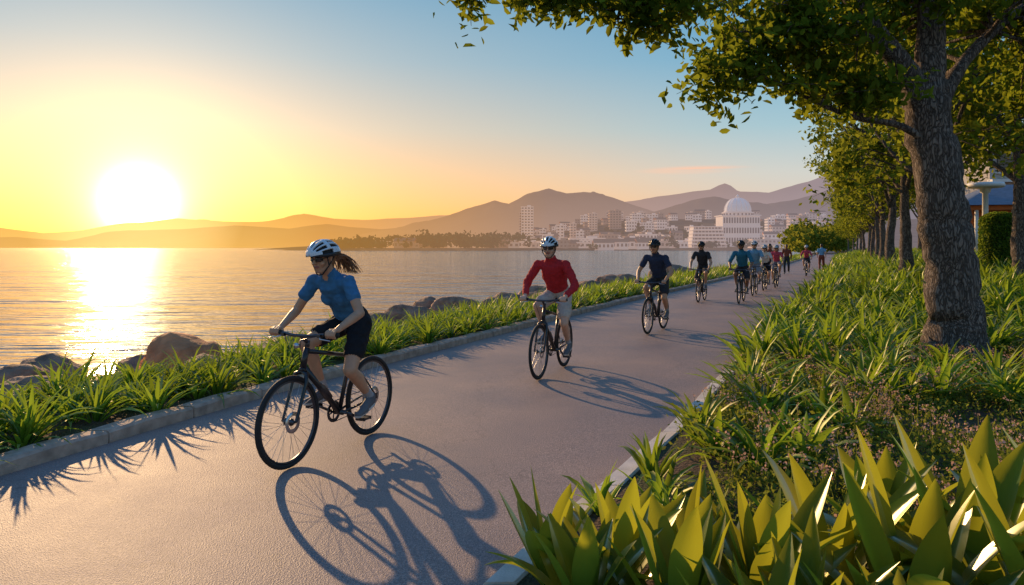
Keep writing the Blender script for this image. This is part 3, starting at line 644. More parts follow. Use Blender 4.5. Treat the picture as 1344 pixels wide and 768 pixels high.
# ------------------------------------------------------------------ bicycle
M_frame=pmat('black_frame',(.012,.012,.014),.28,var=.1,spec=.6); M_tire=pmat('tyre_rubber',(.018,.018,.018),.75,var=.15,bump=.3,bscale=120); M_metal=pmat('brushed_metal',(.55,.55,.56),.3,1.,var=.08); M_dm=pmat('dark_metal',(.09,.09,.1),.35,.9,var=.1)
BM=[M_frame,M_tire,M_metal,M_dm]
RA=(-.44,0,.345); FA=(.61,0,.345); BB=(0,0,.29); WR=.343
def wheel():
    mb=MB(); n=56
    pts=lambda R:[(R*math.cos(2*math.pi*i/n),0,R*math.sin(2*math.pi*i/n)) for i in range(n)]
    mb.tube(pts(WR-.020),.020,8,1,closed=True); mb.tube(pts(WR-.044),.011,6,3,closed=True)
    mb.lathe((0,-.05,0),(0,1,0),[(0,.0),(0,.012),(.02,.014),(.022,.028),(.03,.028),(.034,.014),(.066,.014),(.07,.028),(.078,.028),(.08,.014),(.1,.012),(.1,0)],14,3)
    for i in range(28):
        a=2*math.pi*i/28; s=1 if i%2 else -1; b_=a+(.75 if (i//2)%2 else -.75)
        mb.tube([(.026*math.cos(b_),s*.026,.026*math.sin(b_)),((WR-.042)*math.cos(a),0,(WR-.042)*math.sin(a))],.0016,3,2,cap=False)
    mb.lathe((0,.036,0),(0,1,0),[(0,.05),(0,.08),(.003,.08),(.003,.05)],24,2)
    return mb.mesh('wheel',BM)
ME_wheel=wheel()
mb=MB()
ht,hbm=(.405,0,.87),(.452,0,.72); st=(-.165,0,.78)
mb.tube([ht,hbm],[.023,.026],12); mb.tube([(.412,0,.845),(-.15,0,.735)],[.018,.016],12); mb.tube([(.447,0,.735),BB],[.024,.024],12); mb.tube([BB,st],[.018,.017],12)
mb.tube([st,(-.222,0,.925)],.0135,12,3)
for s in(-1,1):
    mb.tube([(-.03,s*.03,.29),(-.25,s*.055,.32),(RA[0],s*.062,RA[2])],[.011,.010,.008],8); mb.tube([(-.135,s*.02,.70),(-.28,s*.05,.53),(RA[0],s*.062,RA[2])],[.009,.008,.007],8)
    mb.box((RA[0],s*.062,RA[2]),(.04,.006,.05),3)
mb.tube([(BB[0],-.04,BB[2]),(BB[0],.04,BB[2])],.022,14)
mb.lathe((.20,0,.50),(.42,0,.44),[(-.09,.0),(-.09,.034),(.05,.034),(.07,.022),(.09,.02),(.1,0)],14,3)
mb.lathe((RA[0],-.048,RA[2]),(0,1,0),[(0,0),(0,.05),(.004,.05),(.016,.032),(.02,0)],22,2)
mb.tube([(RA[0]+.0,-.05,RA[2]+.045),(.0,-.05,BB[2]+.085)],.004,4,3); mb.tube([(RA[0]+.02,-.05,RA[2]-.12),(.0,-.05,BB[2]-.085)],.004,4,3); mb.box((RA[0]+.02,-.05,RA[2]-.08),(.03,.012,.11),3)
mb.sphere((RA[0]+.02,-.05,RA[2]-.12),.022,3,6,(1,.3,1))
ME_frame=mb.mesh('frame',BM)
mb=MB()
mb.tube([(.45,0,.72),(.47,0,.695)],.026,12)
for s in(-1,1):
    mb.tube([(.468,0,.70),(.474,s*.05,.68),(.49,s*.062,.62),(FA[0]-.012,s*.062,FA[2]+.01),FA[0:1]+(s*.06,FA[2])],[.016,.017,.016,.012,.009],8)
mb.tube([(.403,0,.875),(.395,0,.925)],.019,12,3); mb.tube([(.397,0,.905),(.472,0,.968)],.016,10,3)
bar=[(.43,-.31,.985),(.452,-.2,.982),(.475,-.07,.97),(.475,.07,.97),(.452,.2,.982),(.43,.31,.985)]
mb.tube(bar,.0125,10,3)
for s in(-1,1):
    mb.tube([(.432,s*.315,.985),(.452,s*.2,.982)],.0175,10,1)
    mb.box((.47,s*.17,.972),(.03,.03,.025),3); mb.tube([(.475,s*.175,.968),(.505,s*.20,.955),(.50,s*.29,.945)],[.006,.005,.004],6,2)
    mb.tube([(.475,s*.15,.97),(.56,s*.07,.95),(.53,s*.03,.82),(.47,s*.02,.70)],.003,5,0,cap=False)
mb.lathe((.52,0,.90),(1,0,.1),[(-.02,.0),(-.02,.018),(.015,.022),(.02,0)],12,2)
ME_fork=mb.mesh('fork_and_handlebar',BM)
def saddle():
    V=[];n=14;k=12
    for i in range(n):
        t=i/(n-1); x=-.345+.275*t; w=(.072*(1-ss(.25,.75,t))+.019)*(math.sqrt(max(0,1-(1-t*6)**2)) if t<.166 else 1)*(1 if t<.93 else .8); zc=.955-.012*math.sin(t*3.14)+.012*(1-t)
        for j in range(k):
            a=2*math.pi*j/k; V.append((x,float(w)*math.cos(a),zc+(.014 if math.sin(a)>0 else .03)*math.sin(a)))
    f=[(i*k+j,(i+1)*k+j,(i+1)*k+(j+1)%k,i*k+(j+1)%k) for i in range(n-1) for j in range(k)]+[tuple(range(k)),tuple((n-1)*k+j for j in range(k-1,-1,-1))]
    mb=MB(); mb.add(V,f,1)
    for s in(-1,1): mb.tube([(-.31,s*.035,.93),(-.25,s*.022,.918),(-.19,s*.022,.918),(-.1,s*.012,.935)],.0035,5,2)
    return mb.mesh('saddle',BM)
ME_saddle=saddle()
def crank():
    mb=MB()
    mb.lathe((0,-.055,0),(0,1,0),[(0,.06),(0,.088),(.004,.088),(.004,.06),(0,.06)],30,3)
    for i in range(5):
        a=i*6.283/5; mb.tube([(0,-.053,0),(.065*math.cos(a),-.053,.065*math.sin(a))],.006,5,3)
    mb.tube([(0,-.075,0),(0,.075,0)],.012,10,3)
    mb.tube([(0,.078,0),(.17,.085,0)],[.014,.010],8,3); mb.tube([(0,-.078,0),(-.17,-.085,0)],[.014,.010],8,3)
    mb.tube([(.17,.085,0),(.17,.17,0)],.007,6,2); mb.tube([(-.17,-.085,0),(-.17,-.17,0)],.007,6,2)
    return mb.mesh('crankset',BM)
ME_crank=crank()
mb=MB(); mb.box((0,0,0),(.09,.085,.018),3); mb.box((.045,0,0),(.012,.09,.026),0); mb.box((-.045,0,0),(.012,.09,.026),0); ME_pedal=mb.mesh('pedal',BM)
CR=.17
def bicycle(loc,rz,ca,sc=1.):
    e=empty('bicycle',loc,rz,sc)
    def ch(n,me,l=(0,0,0)):
        o=bpy.data.objects.new(n,me); o.location=l; link(o,e); return o
    ch('frame',ME_frame); ch('saddle',ME_saddle); ch('rear_wheel',ME_wheel,RA)
    ch('fork_and_handlebar',ME_fork); ch('front_wheel',ME_wheel,FA)
    c=ch('crankset',ME_crank,BB); c.rotation_euler=(0,-ca,0)
    for s in(1,-1):
        ch('pedal',ME_pedal,(s*CR*math.cos(ca),s*.13,BB[2]+s*CR*math.sin(ca)))
    return e

# ------------------------------------------------------------------ people
def cloth(name,col,var=.12): return pmat(name,col,.85,var=var,vscale=25,bump=.35,bscale=22,bdist=.01,spec=.2)
SK=[pmat('skin_tan',(.50,.27,.16),.5,var=.08,vscale=20),pmat('skin_light',(.58,.34,.23),.5,var=.08,vscale=20),pmat('skin_brown',(.24,.12,.07),.5,var=.08,vscale=20)]
HR=[pmat('brown_hair',(.22,.095,.04),.5,var=.4,vscale=60),pmat('black_hair',(.015,.011,.009),.5,var=.3,vscale=60)]
M_lip=pmat('lips',(.34,.12,.09),.45); M_eye=pmat('eye_white',(.7,.68,.65),.3); M_iris=pmat('iris_dark',(.03,.02,.012),.2)
M_sh=pmat('shoe_grey',(.12,.12,.13),.7,var=.2); M_sole=pmat('shoe_sole',(.5,.5,.48),.7); M_sock=pmat('sock',(.35,.35,.36),.9)
M_helw=pmat('helmet_white',(.60,.65,.69),.3,var=.03,spec=.5); M_helk=pmat('helmet_black',(.02,.021,.025),.35,var=.1); M_strap=pmat('strap',(.02,.02,.02),.8)
M_lens=pmat('sunglass_lens',(.015,.01,.012),.08,var=.1,spec=.9)
CL={k:cloth('cloth_'+k,c) for k,c in dict(blue=(.05,.165,.31),black=(.014,.014,.017),red=(.45,.025,.03),khaki=(.48,.41,.35),navy=(.03,.042,.08),dark=(.035,.035,.04),white=(.65,.65,.62),lblue=(.16,.34,.5),pink=(.5,.08,.13),brown=(.2,.06,.035),grey=(.25,.25,.27),teal=(.03,.16,.25)).items()}
def ik(a,b,l1,l2,pole):
    a=Vector(a);b=Vector(b);d=b-a;L=min(d.length,.998*(l1+l2));u=d.normalized();ca=(l1*l1+L*L-l2*l2)/(2*l1*L);ca=max(-1,min(1,ca))
    p=Vector(pole);p=(p-u*p.dot(u)).normalized(); return a+u*l1*ca+p*l1*math.sqrt(1-ca*ca)
def caps_mesh(mb,a,b,ra,rb,sd,sc,n=12):
    a=Vector(a);b=Vector(b);d=b-a;L=d.length
    if L<1e-5: d=Vector((0,0,1)); L=1e-4; b=a+d*L
    u=d.normalized(); o=u.orthogonal().normalized(); w=u.cross(o); V=[]; k=5
    prof=[(-ra*math.cos(t),ra*math.sin(t)) for t in [math.pi/2*i/k for i in range(k+1)]]
    prof+=[(L+rb*math.sin(t),rb*math.cos(t)) for t in [math.pi/2*i/k for i in range(k+1)]]
    prof[0]=(prof[0][0],ra*.02); prof[-1]=(prof[-1][0],rb*.02)
    s=Vector(sd) if sd is not None else None
    for h,r in prof:
        for j in range(n):
            an=2*math.pi*j/n; q=u*h+(o*math.cos(an)+w*math.sin(an))*r
            if s is not None: q=q+s*((sc-1)*q.dot(s))
            V.append(a+q)
    m=len(prof); f=[(i*n+j,i*n+(j+1)%n,(i+1)*n+(j+1)%n,(i+1)*n+j) for i in range(m-1) for j in range(n)]
    f.append(tuple(range(n-1,-1,-1))); f.append(tuple((m-1)*n+j for j in range(n)))
    mb.add(V,f)
class Body:
    def __init__(s): s.p=[]; s.mats=[]
    def c(s,a,b,ra,rb,m,sd=None,sc=1.,pri=0.):
        if m not in s.mats: s.mats.append(m)
        s.p.append((Vector(a),Vector(b),ra,rb,s.mats.index(m),None if sd is None else Vector(sd).normalized(),sc,pri))
    def build(s,name,parent,vox,clothset,smooth=3):
        mb=MB()
        for a,b,ra,rb,m,sd,sc,pri in s.p: caps_mesh(mb,a,b,ra,rb,sd,sc)
        o=mb.obj(name,[]); md=o.modifiers.new('r','REMESH'); md.mode='VOXEL'; md.voxel_size=vox
        sm=o.modifiers.new('s','SMOOTH'); sm.factor=.5; sm.iterations=smooth
        dg=bpy.context.evaluated_depsgraph_get(); me=bpy.data.meshes.new_from_object(o.evaluated_get(dg))
        o.modifiers.clear(); old=o.data; o.data=me; bpy.data.meshes.remove(old); me.name=name
        me.materials.clear()
        for m in s.mats: me.materials.append(m)
        nv=len(me.vertices); co=np.zeros(nv*3,np.float32); me.vertices.foreach_get('co',co); co=co.reshape(-1,3).astype(float)
        def near(Pt):
            best=np.full(len(Pt),1e9); bi=np.zeros(len(Pt),int)
            for a,b,ra,rb,m,sd,sc,pri in s.p:
                q=Pt-np.array(a); ab=np.array(b-a)
                if sd is not None:
                    sv=np.array(sd); dd=q@sv; q=q+np.outer(dd*(1/sc-1),sv)
                L2=max(ab@ab,1e-9); t=np.clip(q@ab/L2,0,1); dist=np.linalg.norm(q-t[:,None]*ab,axis=1)-(ra+(rb-ra)*t)-pri
                k=dist<best; best[k]=dist[k]; bi[k]=m
            return bi
        mi_v=near(co); cs=np.array([m in clothset for m in s.mats])
        nor=np.zeros(nv*3,np.float32); me.vertices.foreach_get('normal',nor); nor=nor.reshape(-1,3)
        isc=cs[mi_v]
        off=np.zeros(nv)
        for i in np.nonzero(isc)[0]:
            p=co[i]; off[i]=.005+.011*noise.noise(Vector((p[0]*11,p[1]*11,p[2]*17)))+.006*noise.noise(Vector((p[0]*28,p[1]*28,p[2]*34)))
        co=co+nor*off[:,None]; me.vertices.foreach_set('co',co.astype(np.float32).ravel())
        nf=len(me.polygons); ce=np.zeros(nf*3,np.float32); me.polygons.foreach_get('center',ce)
        me.polygons.foreach_set('material_index',near(ce.reshape(-1,3).astype(float)).astype(np.int32)); me.polygons.foreach_set('use_smooth',np.ones(nf,bool)); me.update()
        o.parent=parent; return o
def helmet(parent,hc,R,white=True):
    mb=MB(); na,nv_=26,30; rx,ry,rz_=.142,.104,.108; c=Vector((-.005,0,.034))
    def pt(i,j,k=1.):
        a=math.radians(-96+192*i/na); v=math.radians(4+172*j/nv_)
        x=rx*k*math.cos(v); y=ry*k*math.sin(v)*math.sin(a); z=rz_*k*math.sin(v)*math.cos(a)
        return Vector((x,y,z*(1.0 if x>-.08 else .95)))+c
    V=[pt(i,j) for i in range(na+1) for j in range(nv_+1)]; f=[];ml=[]
    for i in range(na):
        for j in range(nv_):
            a=abs(-96+192*(i+.5)/na); v=j
            vent=(( a<9 and 5<=v<=12) or (a<9 and 15<=v<=21) or (20<a<34 and 4<=v<=11) or (20<a<34 and 14<=v<=22) or (44<a<60 and 5<=v<=11) or (44<a<60 and 14<=v<=21) or (68<a<78 and 8<=v<=14))
            if vent: continue
            f.append((i*(nv_+1)+j,(i+1)*(nv_+1)+j,(i+1)*(nv_+1)+j+1,i*(nv_+1)+j+1)); ml.append(1 if (a>80 or not white) else 0)
    mb.add([R@p+hc for p in V],f,0)
    mb.m=ml
    o=mb.obj('helmet',[M_helw,M_helk],parent); s=o.modifiers.new('s','SOLIDIFY'); s.thickness=.014; s.offset=1
    mb=MB(); V=[R@pt(i,j,.93)+hc for i in range(na+1) for j in range(nv_+1)]
    mb.add(V,[(i*(nv_+1)+j,(i+1)*(nv_+1)+j,(i+1)*(nv_+1)+j+1,i*(nv_+1)+j+1) for i in range(na) for j in range(nv_)],0)
    for sgn in(-1,1):
        mb.tube([R@Vector((.05,sgn*.088,.03))+hc,R@Vector((.03,sgn*.083,-.05))+hc,R@Vector((.055,sgn*.03,-.118))+hc,R@Vector((.058,0,-.122))+hc],.006,5,0)
        mb.tube([R@Vector((-.05,sgn*.085,.03))+hc,R@Vector((.03,sgn*.083,-.05))+hc],.005,5,0)
    mb.obj('helmet_liner_and_strap',[M_strap],parent)
def glasses(parent,hc,R):
    mb=MB()
    for s in(-1,1):
        V=[];n=7
        for i in range(n):
            t=i/(n-1); y=s*(.008+.06*t); x=.103-.03*t*t
            hgt=.019*(1-.45*t**3)*(1 if t>.05 else .75)
            for zz_ in(-1,-.3,.5,1): V.append(R@Vector((x-.002*abs(zz_),y,.004+zz_*hgt))+hc)
        mb.add(V,[(i*4+j,(i+1)*4+j,(i+1)*4+j+1,i*4+j+1) for i in range(n-1) for j in range(3)],0)
        mb.tube([R@Vector((.076,s*.066,.012))+hc,R@Vector((0,s*.079,.014))+hc],.003,5,0)
    mb.tube([R@Vector((.104,-.01,.01))+hc,R@Vector((.104,.01,.01))+hc],.003,5,0)
    o=mb.obj('sunglasses',[M_lens],parent); s=o.modifiers.new('s','SOLIDIFY'); s.thickness=.003
def head_prims(B,hc,R,skin,hair,female,helm,det=True):
    T=lambda x,y,z: R@Vector((x,y,z))+hc
    Y=R@Vector((0,1,0))
    B.c(T(-.022,0,.028),T(.02,0,.03),.086,.083,skin,Y,.9)
    B.c(T(.028,0,.005),T(.042,0,-.06),.066,.044,skin,Y,.98)
    B.c(T(.05,.012,-.088),T(.05,-.012,-.088),.026,.026,skin)
    B.c(T(.0,.045,-.045),T(.035,.03,-.085),.028,.02,skin); B.c(T(.0,-.045,-.045),T(.035,-.03,-.085),.028,.02,skin)
    if det:
        B.c(T(.090,0,.008),T(.113,0,-.024),.008,.0125,skin,pri=.001); B.c(T(.1,.009,-.027),T(.1,-.009,-.027),.009,.009,skin)
        for s in(-1,1):
            B.c(T(.080,s*.018,.024),T(.068,s*.045,.022),.012,.011,skin); B.c(T(.078,s*.03,.003),T(.079,s*.033,.003),.0125,.0125,M_eye,pri=.001); B.c(T(.0895,s*.031,.003),T(.090,s*.031,.003),.0045,.0045,M_iris,pri=.003)
            B.c(T(.058,s*.042,-.028),T(.06,s*.04,-.03),.024,.024,skin)
            B.c(T(-.002,s*.080,.018),T(.0,s*.078,-.022),.013,.009,skin)
        B.c(T(.087,.018,-.056),T(.087,-.018,-.056),.006,.006,M_lip,pri=.004); B.c(T(.092,.006,-.056),T(.092,-.006,-.056),.006,.006,M_lip,pri=.004)
    B.c(T(-.045,0,.03),T(-.03,0,.035),.080,.084,hair,Y,.93,pri=.003); B.c(T(-.062,0,-.01),T(-.055,0,-.05 if not female else -.06),.055,.042,hair,Y,1.1,pri=.003)
    if not helm: B.c(T(-.03,0,.055),T(.03,0,.06),.076,.066,hair,Y,.98,pri=.004)
def hand(B,w,kn,skin,side):
    """hand closed round the grip: w wrist; kn grip centre"""
    w=Vector(w); g=Vector(kn)
    palm0=w+(g-w)*.2; palm1=g+Vector((-.012,0,.030))
    for o in(-.026,-.009,.009,.026): B.c(palm0+Vector((0,o*.6,0)),palm1+Vector((0,o,0)),.0165,.0145,skin)
    for i,(o,l) in enumerate(zip((-.034,-.0115,.0115,.034),(.9,1.0,1.05,.92) if side<0 else (.92,1.05,1.,.9))):
        a=g+Vector((-.004,o*1.05,.029)); b=g+Vector((.024*l,o*1.08,.022)); c=g+Vector((.032*l,o*1.08,-.004)); d=g+Vector((.012*l,o*1.05,-.026))
        B.c(a,b,.0105,.0098,skin); B.c(b,c,.0098,.0092,skin); B.c(c,d,.0090,.0080,skin)
    inn=-side
    t0=palm0+(palm1-palm0)*.45+Vector((0,inn*.026,-.004)); t1=g+Vector((-.018,inn*.050,.004)); t2=g+Vector((.006,inn*.050,-.022)); B.c(t0,t1,.0135,.0115,skin); B.c(t1,t2,.0112,.009,skin)
def openhand(B,w,d,skin,side):
    w=Vector(w);d=Vector(d).normalized(); s=Vector((1,0,0)); s=(s-d*s.dot(d)).normalized(); n=d.cross(s)
    for o in(-.026,-.009,.009,.026): B.c(w+s*o*.5,w+d*.085+s*o,.015,.0125,skin)
    for o,l in zip((-.034,-.011,.012,.034),(.055,.072,.08,.07)):
        a=w+d*.085+s*o; b=a+d*l*.5; c=b+(d*.8-n*side*.5)*l*.5; B.c(a,b,.0098,.009,skin); B.c(b,c,.009,.0078,skin)
    a=w+d*.02+s*.02; b=a+d*.045+s*.03; B.c(a,b,.013,.011,skin); B.c(b,b+d*.03,.011,.009,skin)
def shoe(B,heel,toe,mat):
    h=Vector(heel);t=Vector(toe); s=(t-h).normalized().cross(Vector((0,0,1))).normalized(); m=(h*.4+t*.6)
    B.c(h+Vector((0,0,.012)),m+Vector((0,0,.008)),.038,.040,mat,s,.95); B.c(m,t,.038,.028,mat,s,1.2); B.c(h+Vector((0,0,.045)),m+Vector((0,0,.025)),.036,.026,mat,s,.95)
    B.c(h+Vector((0,0,-.022)),m+Vector((0,0,-.022)),.019,.020,M_sole,s,2.,pri=.001); B.c(m+Vector((0,0,-.022)),t+Vector((.01,0,-.014)),.020,.016,M_sole,s,2.,pri=.001)
def torso(B,Hp,S,NB,sh,top,bot,female,k=1.):
    Y=(0,1,0); ax=S-Hp; lat=lambda t,o=0: Hp+ax*t+Vector((o,0,0))
    fw=ax.cross(Vector((0,-1,0))).normalized()
    if fw.x<0: fw=-fw
    if female:
        B.c(lat(-.06),lat(.12),.122*k,.118*k,bot,Y,1.32); B.c(lat(.16),lat(.5),.112*k,.098*k,top,Y,1.28); B.c(lat(.5),lat(.86),.100*k,.104*k,top,Y,1.36)
        for s in(-1,1): B.c(lat(.66)+Vector((0,s*.065,0))+fw*.055,lat(.70)+Vector((0,s*.06,0))+fw*.05,.062,.06,top)
    else:
        B.c(lat(-.06),lat(.12),.122*k,.118*k,bot,Y,1.28); B.c(lat(.13),lat(.5),.114*k,.112*k,top,Y,1.24); B.c(lat(.5),lat(.86),.116*k,.112*k,top,Y,1.36)
    B.c(lat(.93)+Vector((0,sh*.70,0)),lat(.93)+Vector((0,-sh*.70,0)),.060*k,.060*k,top,fw,1.1)
    B.c(lat(.9),NB,.085*k,.06*k,top,Y,1.2)
def person_rider(name,loc,rz,ca,vox,top,bot,sleeve,skin,hair,female=False,Hp=(-.185,0,1.035),S=(.13,0,1.44),hd=(.215,0,1.63),yaw=0,pitch=.1,helm='w',glass=True,sc=1.,short=.62,det=True):
    e=empty(name,loc,rz,sc); B=Body(); Hp=Vector(Hp);S=Vector(S);hd=Vector(hd); sh=.165 if female else .185; k=.94 if female else 1.03
    NB=S+(hd-S)*.30; torso(B,Hp,S,NB,sh,top,bot,female,k)
    R=Matrix.Rotation(yaw,3,'Z')@Matrix.Rotation(pitch,3,'Y')
    B.c(NB-Vector((.01,0,.03)),hd+R@Vector((-.02,0,-.05)),.058*k,.053*k,skin)
    head_prims(B,hd,R,skin,hair,female,helm,det)
    for s in(-1,1):
        shp=S+Vector((-.005,s*sh,-.02)); g=Vector((.442,s*.265,.984)); w=g+Vector((-.062,s*.004,.032))
        l1,l2=(.285,.255) if female else (.31,.275)
        el=ik(shp,w,l1,l2,(-.25,s*.75,-.9)); ma=shp+(el-shp)*sleeve
        if sleeve<1:
            B.c(shp,ma,.058*k,.054*k,top); B.c(ma,el,.045*k,.040*k,skin); B.c(el,el+(w-el)*.35,.041*k,.040*k,skin); B.c(el+(w-el)*.35,w,.039*k,.0265*k,skin)
        else:
            B.c(shp,el,.055*k,.048,top); B.c(el,el+(w-el)*.86,.047*k,.036,top); B.c(el+(w-el)*.8,w,.031,.0265,skin)
        hand(B,w,g,skin,s)
        pd=Vector((s*CR*math.cos(ca),s*.125,BB[2]+s*CR*math.sin(ca)))
        tilt=.12 if s*math.cos(ca)<0 else 0.0
        ank=pd+Vector((-.10,-s*.01,.125+tilt*.4)); hip=Hp+Vector((.015,s*.085,-.03)); kn=ik(hip,ank,.435,.425,(1,s*.18,.2))
        mt=hip+(kn-hip)*short
        if female: B.c(hip,mt,.093,.078,bot); B.c(mt,kn,.069,.056,skin)
        else: B.c(hip,mt,.098,.088,bot); B.c(mt-(kn-hip)*.03,kn,.067,.057,skin)
        B.c(kn,kn+(ank-kn)*.1,.056,.052,skin); bk=(ank-kn).normalized().cross(Vector((0,1,0))).normalized(); bk=bk if bk.x<0 else -bk
        B.c(kn+(ank-kn)*.08,kn+(ank-kn)*.35+bk*.012,.050,.056,skin); B.c(kn+(ank-kn)*.35+bk*.012,kn+(ank-kn)*.75,.056,.038,skin); B.c(kn+(ank-kn)*.75,kn+(ank-kn)*.86,.038,.036,skin)
        B.c(kn+(ank-kn)*.84,ank,.038,.039,M_sock,pri=.002); B.c(ank,ank+Vector((.0,0,-.04)),.038,.04,M_sh)
        shoe(B,pd+Vector((-.125,0,.052+tilt*.5)),pd+Vector((.085,s*.012,.046)),M_sh)
    B.build('body',e,vox,{top,bot},3)
    if helm: helmet(e,hd,R,helm=='w')
    if glass: glasses(e,hd,R)
    if female and det:
        mb=MB(); rg=random.Random(3)
        for i in range(90):
            a=rg.uniform(-.022,.022); b_=rg.uniform(-.022,.022); st_=R@Vector((-.10,a,-.015+b_))+hd; q=[st_]; L=rg.uniform(.18,.34)
            for j in range(1,7):
                t=j/6; q.append(st_+Vector((-L*t,a*3*t+rg.uniform(-.008,.008)+.02*math.sin(t*4+i),.05*math.sin(t*2.6)*1-.15*t*t*(1+b_*8)+rg.uniform(-.006,.006))))
            mb.tube(q,[.006,.0065,.006,.005,.004,.003,.001],4,0,cap=False)
        mb.obj('ponytail',[hair],e)
    return e
def person_walk(name,loc,rz,vox,top,bot,longsl,trousers,skin,hair,helm=None,sc=1.,ph=.2,female=False):
    e=empty(name,loc,rz,sc); B=Body(); Hp=Vector((0,0,.96)); S=Vector((.02,0,1.42)); hd=Vector((.05,0,1.63)); k=.95 if female else 1.
    torso(B,Hp,S,Vector((.03,0,1.49)),.18,top,bot,female,k); R=Matrix.Rotation(.05,3,'Y')
    B.c((.03,0,1.46),(.04,0,1.58),.055,.052,skin); head_prims(B,hd,R,skin,hair,female,helm,True)
    for s in(-1,1):
        shp=S+Vector((0,s*.185,-.02)); w=Vector((-.02+s*ph*.9,s*.25,.93)); el=ik(shp,w,.29,.26,(-1,s*.2,0))
        if longsl: B.c(shp,el,.058,.05,top); B.c(el,w,.049,.036,top)
        else: m_=shp+(el-shp)*.6; B.c(shp,m_,.058,.054,top); B.c(m_,el,.043,.039,skin); B.c(el,w,.038,.026,skin)
        openhand(B,w,w-el,skin,s)
        ft=Vector((-s*ph*1.1,s*.10,.09+ (.06 if s>0 else 0))); hip=Hp+Vector((0,s*.09,-.04)); kn=ik(hip,ft,.44,.43,(1,s*.1,0))
        if trousers: B.c(hip,kn,.092,.066,bot); B.c(kn,ft+Vector((0,0,.02)),.065,.05,bot)
        else: m_=hip+(kn-hip)*.75; B.c(hip,m_,.095,.085,bot); B.c(m_,kn,.062,.054,skin); B.c(kn,kn+(ft-kn)*.4,.052,.055,skin); B.c(kn+(ft-kn)*.4,ft,.054,.037,skin)
        shoe(B,ft+Vector((-.03,0,-.045)),ft+Vector((.17,s*.02,-.05 )),M_sh)
    B.build('body',e,vox,{top,bot},3)
    if helm: helmet(e,hd,R,helm=='w')
    return e
RZ=math.atan2(-.905,-.425)
def rider_on_bike(name,loc,ca,bsc=1.,rz=RZ,**kw):
    z=.012; bicycle((loc[0],loc[1],z),rz,ca,bsc); return person_rider(name,(loc[0],loc[1],z),rz,ca,**kw,sc=bsc)
rider_on_bike('woman_cyclist',(-1.417,5.83),math.radians(205),vox=.0065,rz=math.atan2(-.922,-.39),top=CL['blue'],bot=CL['black'],sleeve=.5,skin=SK[0],hair=HR[0],female=True,Hp=(-.195,0,1.03),S=(.11,0,1.385),hd=(.205,0,1.55),yaw=-.1,pitch=.12,short=.66)
rider_on_bike('man_cyclist',(.56,9.38),math.radians(215),vox=.009,top=CL['red'],bot=CL['khaki'],sleeve=1,skin=SK[1],hair=HR[1],rz=RZ+.06,yaw=.1,short=.7)
rider_on_bike('man_cyclist',(2.85,13.95),math.radians(200),vox=.011,top=CL['navy'],bot=CL['dark'],sleeve=.55,skin=SK[0],hair=HR[1],rz=RZ-.05,helm='k',S=(.11,0,1.46),hd=(.19,0,1.655),short=.7)
rider_on_bike('man_cyclist',(5.8,21.7),math.radians(30),vox=.013,top=CL['dark'],bot=CL['dark'],sleeve=.55,skin=SK[0],hair=HR[1],S=(.08,0,1.48),hd=(.14,0,1.68),helm='k',short=.8)
rider_on_bike('man_cyclist',(6.85,21.2),math.radians(190),vox=.013,top=CL['teal'],bot=CL['dark'],sleeve=.9,skin=SK[2],hair=HR[1],S=(.10,0,1.47),hd=(.17,0,1.67),helm='k',short=.8,bsc=1.02)
rider_on_bike('man_cyclist',(8.4,24.6),math.radians(150),vox=.014,top=CL['lblue'],bot=CL['grey'],sleeve=.6,skin=SK[1],hair=HR[0],S=(.08,0,1.49),hd=(.14,0,1.69),short=.7,bsc=1.02)
rider_on_bike('woman_cyclist',(9.75,27.4),math.radians(205),vox=.015,top=CL['white'],bot=CL['black'],sleeve=.6,skin=SK[1],hair=HR[0],female=True,short=.7,S=(.11,0,1.43),hd=(.2,0,1.61))
rider_on_bike('woman_cyclist',(10.9,29.3),math.radians(60),vox=.015,top=CL['pink'],bot=CL['grey'],sleeve=.6,skin=SK[0],hair=HR[1],female=True,short=.7,S=(.11,0,1.43),hd=(.2,0,1.61))
person_walk('walking_man',(11.9,32.8,.01),RZ,.016,CL['brown'],CL['dark'],True,False,SK[2],HR[1],ph=.18,sc=1.04)
person_walk('walking_man',(17.0,44,.01),RZ,.018,CL['brown'],CL['dark'],True,True,SK[2],HR[1],ph=.12,sc=1.05)
rider_on_bike('woman_cyclist',(16.9,40.8),math.radians(205),vox=.018,top=CL['pink'],bot=CL['dark'],sleeve=.9,skin=SK[0],hair=HR[1],female=True,short=.7)
person_walk('walking_man',(20.9,48,.01),RZ+math.pi,.018,CL['lblue'],CL['brown'],False,True,SK[0],HR[1],ph=.15,sc=1.08)
person_walk('walking_woman',(13.3,36.5,.01),RZ,.018,CL['white'],CL['dark'],False,True,SK[1],HR[0],ph=.15,sc=1.0,female=True)

# ------------------------------------------------------------------ world
w=bpy.data.worlds.new('World'); scene.world=w; w.use_nodes=True; nt=w.node_tree; nt.nodes.clear(); L=nt.links
out=nd(nt,'ShaderNodeOutputWorld'); tc=nd(nt,'ShaderNodeTexCoord'); dirv=tc.outputs['Generated']
nrm=nd(nt,'ShaderNodeVectorMath',operation='NORMALIZE'); L.new(dirv,nrm.inputs[0])
sep=nd(nt,'ShaderNodeSeparateXYZ'); L.new(nrm.outputs[0],sep.inputs[0])
dt=nd(nt,'ShaderNodeVectorMath',operation='DOT_PRODUCT'); L.new(nrm.outputs[0],dt.inputs[0]); dt.inputs[1].default_value=SUN
sky=nd(nt,'ShaderNodeTexSky',sky_type='NISHITA'); sky.sun_disc=False; sky.sun_elevation=SEL; sky.sun_rotation=SAZ; sky.air_density=1.; sky.dust_density=1.5; sky.ozone_density=2.
bg1=nd(nt,'ShaderNodeBackground'); bg1.inputs[1].default_value=.05; L.new(sky.outputs[0],bg1.inputs[0])
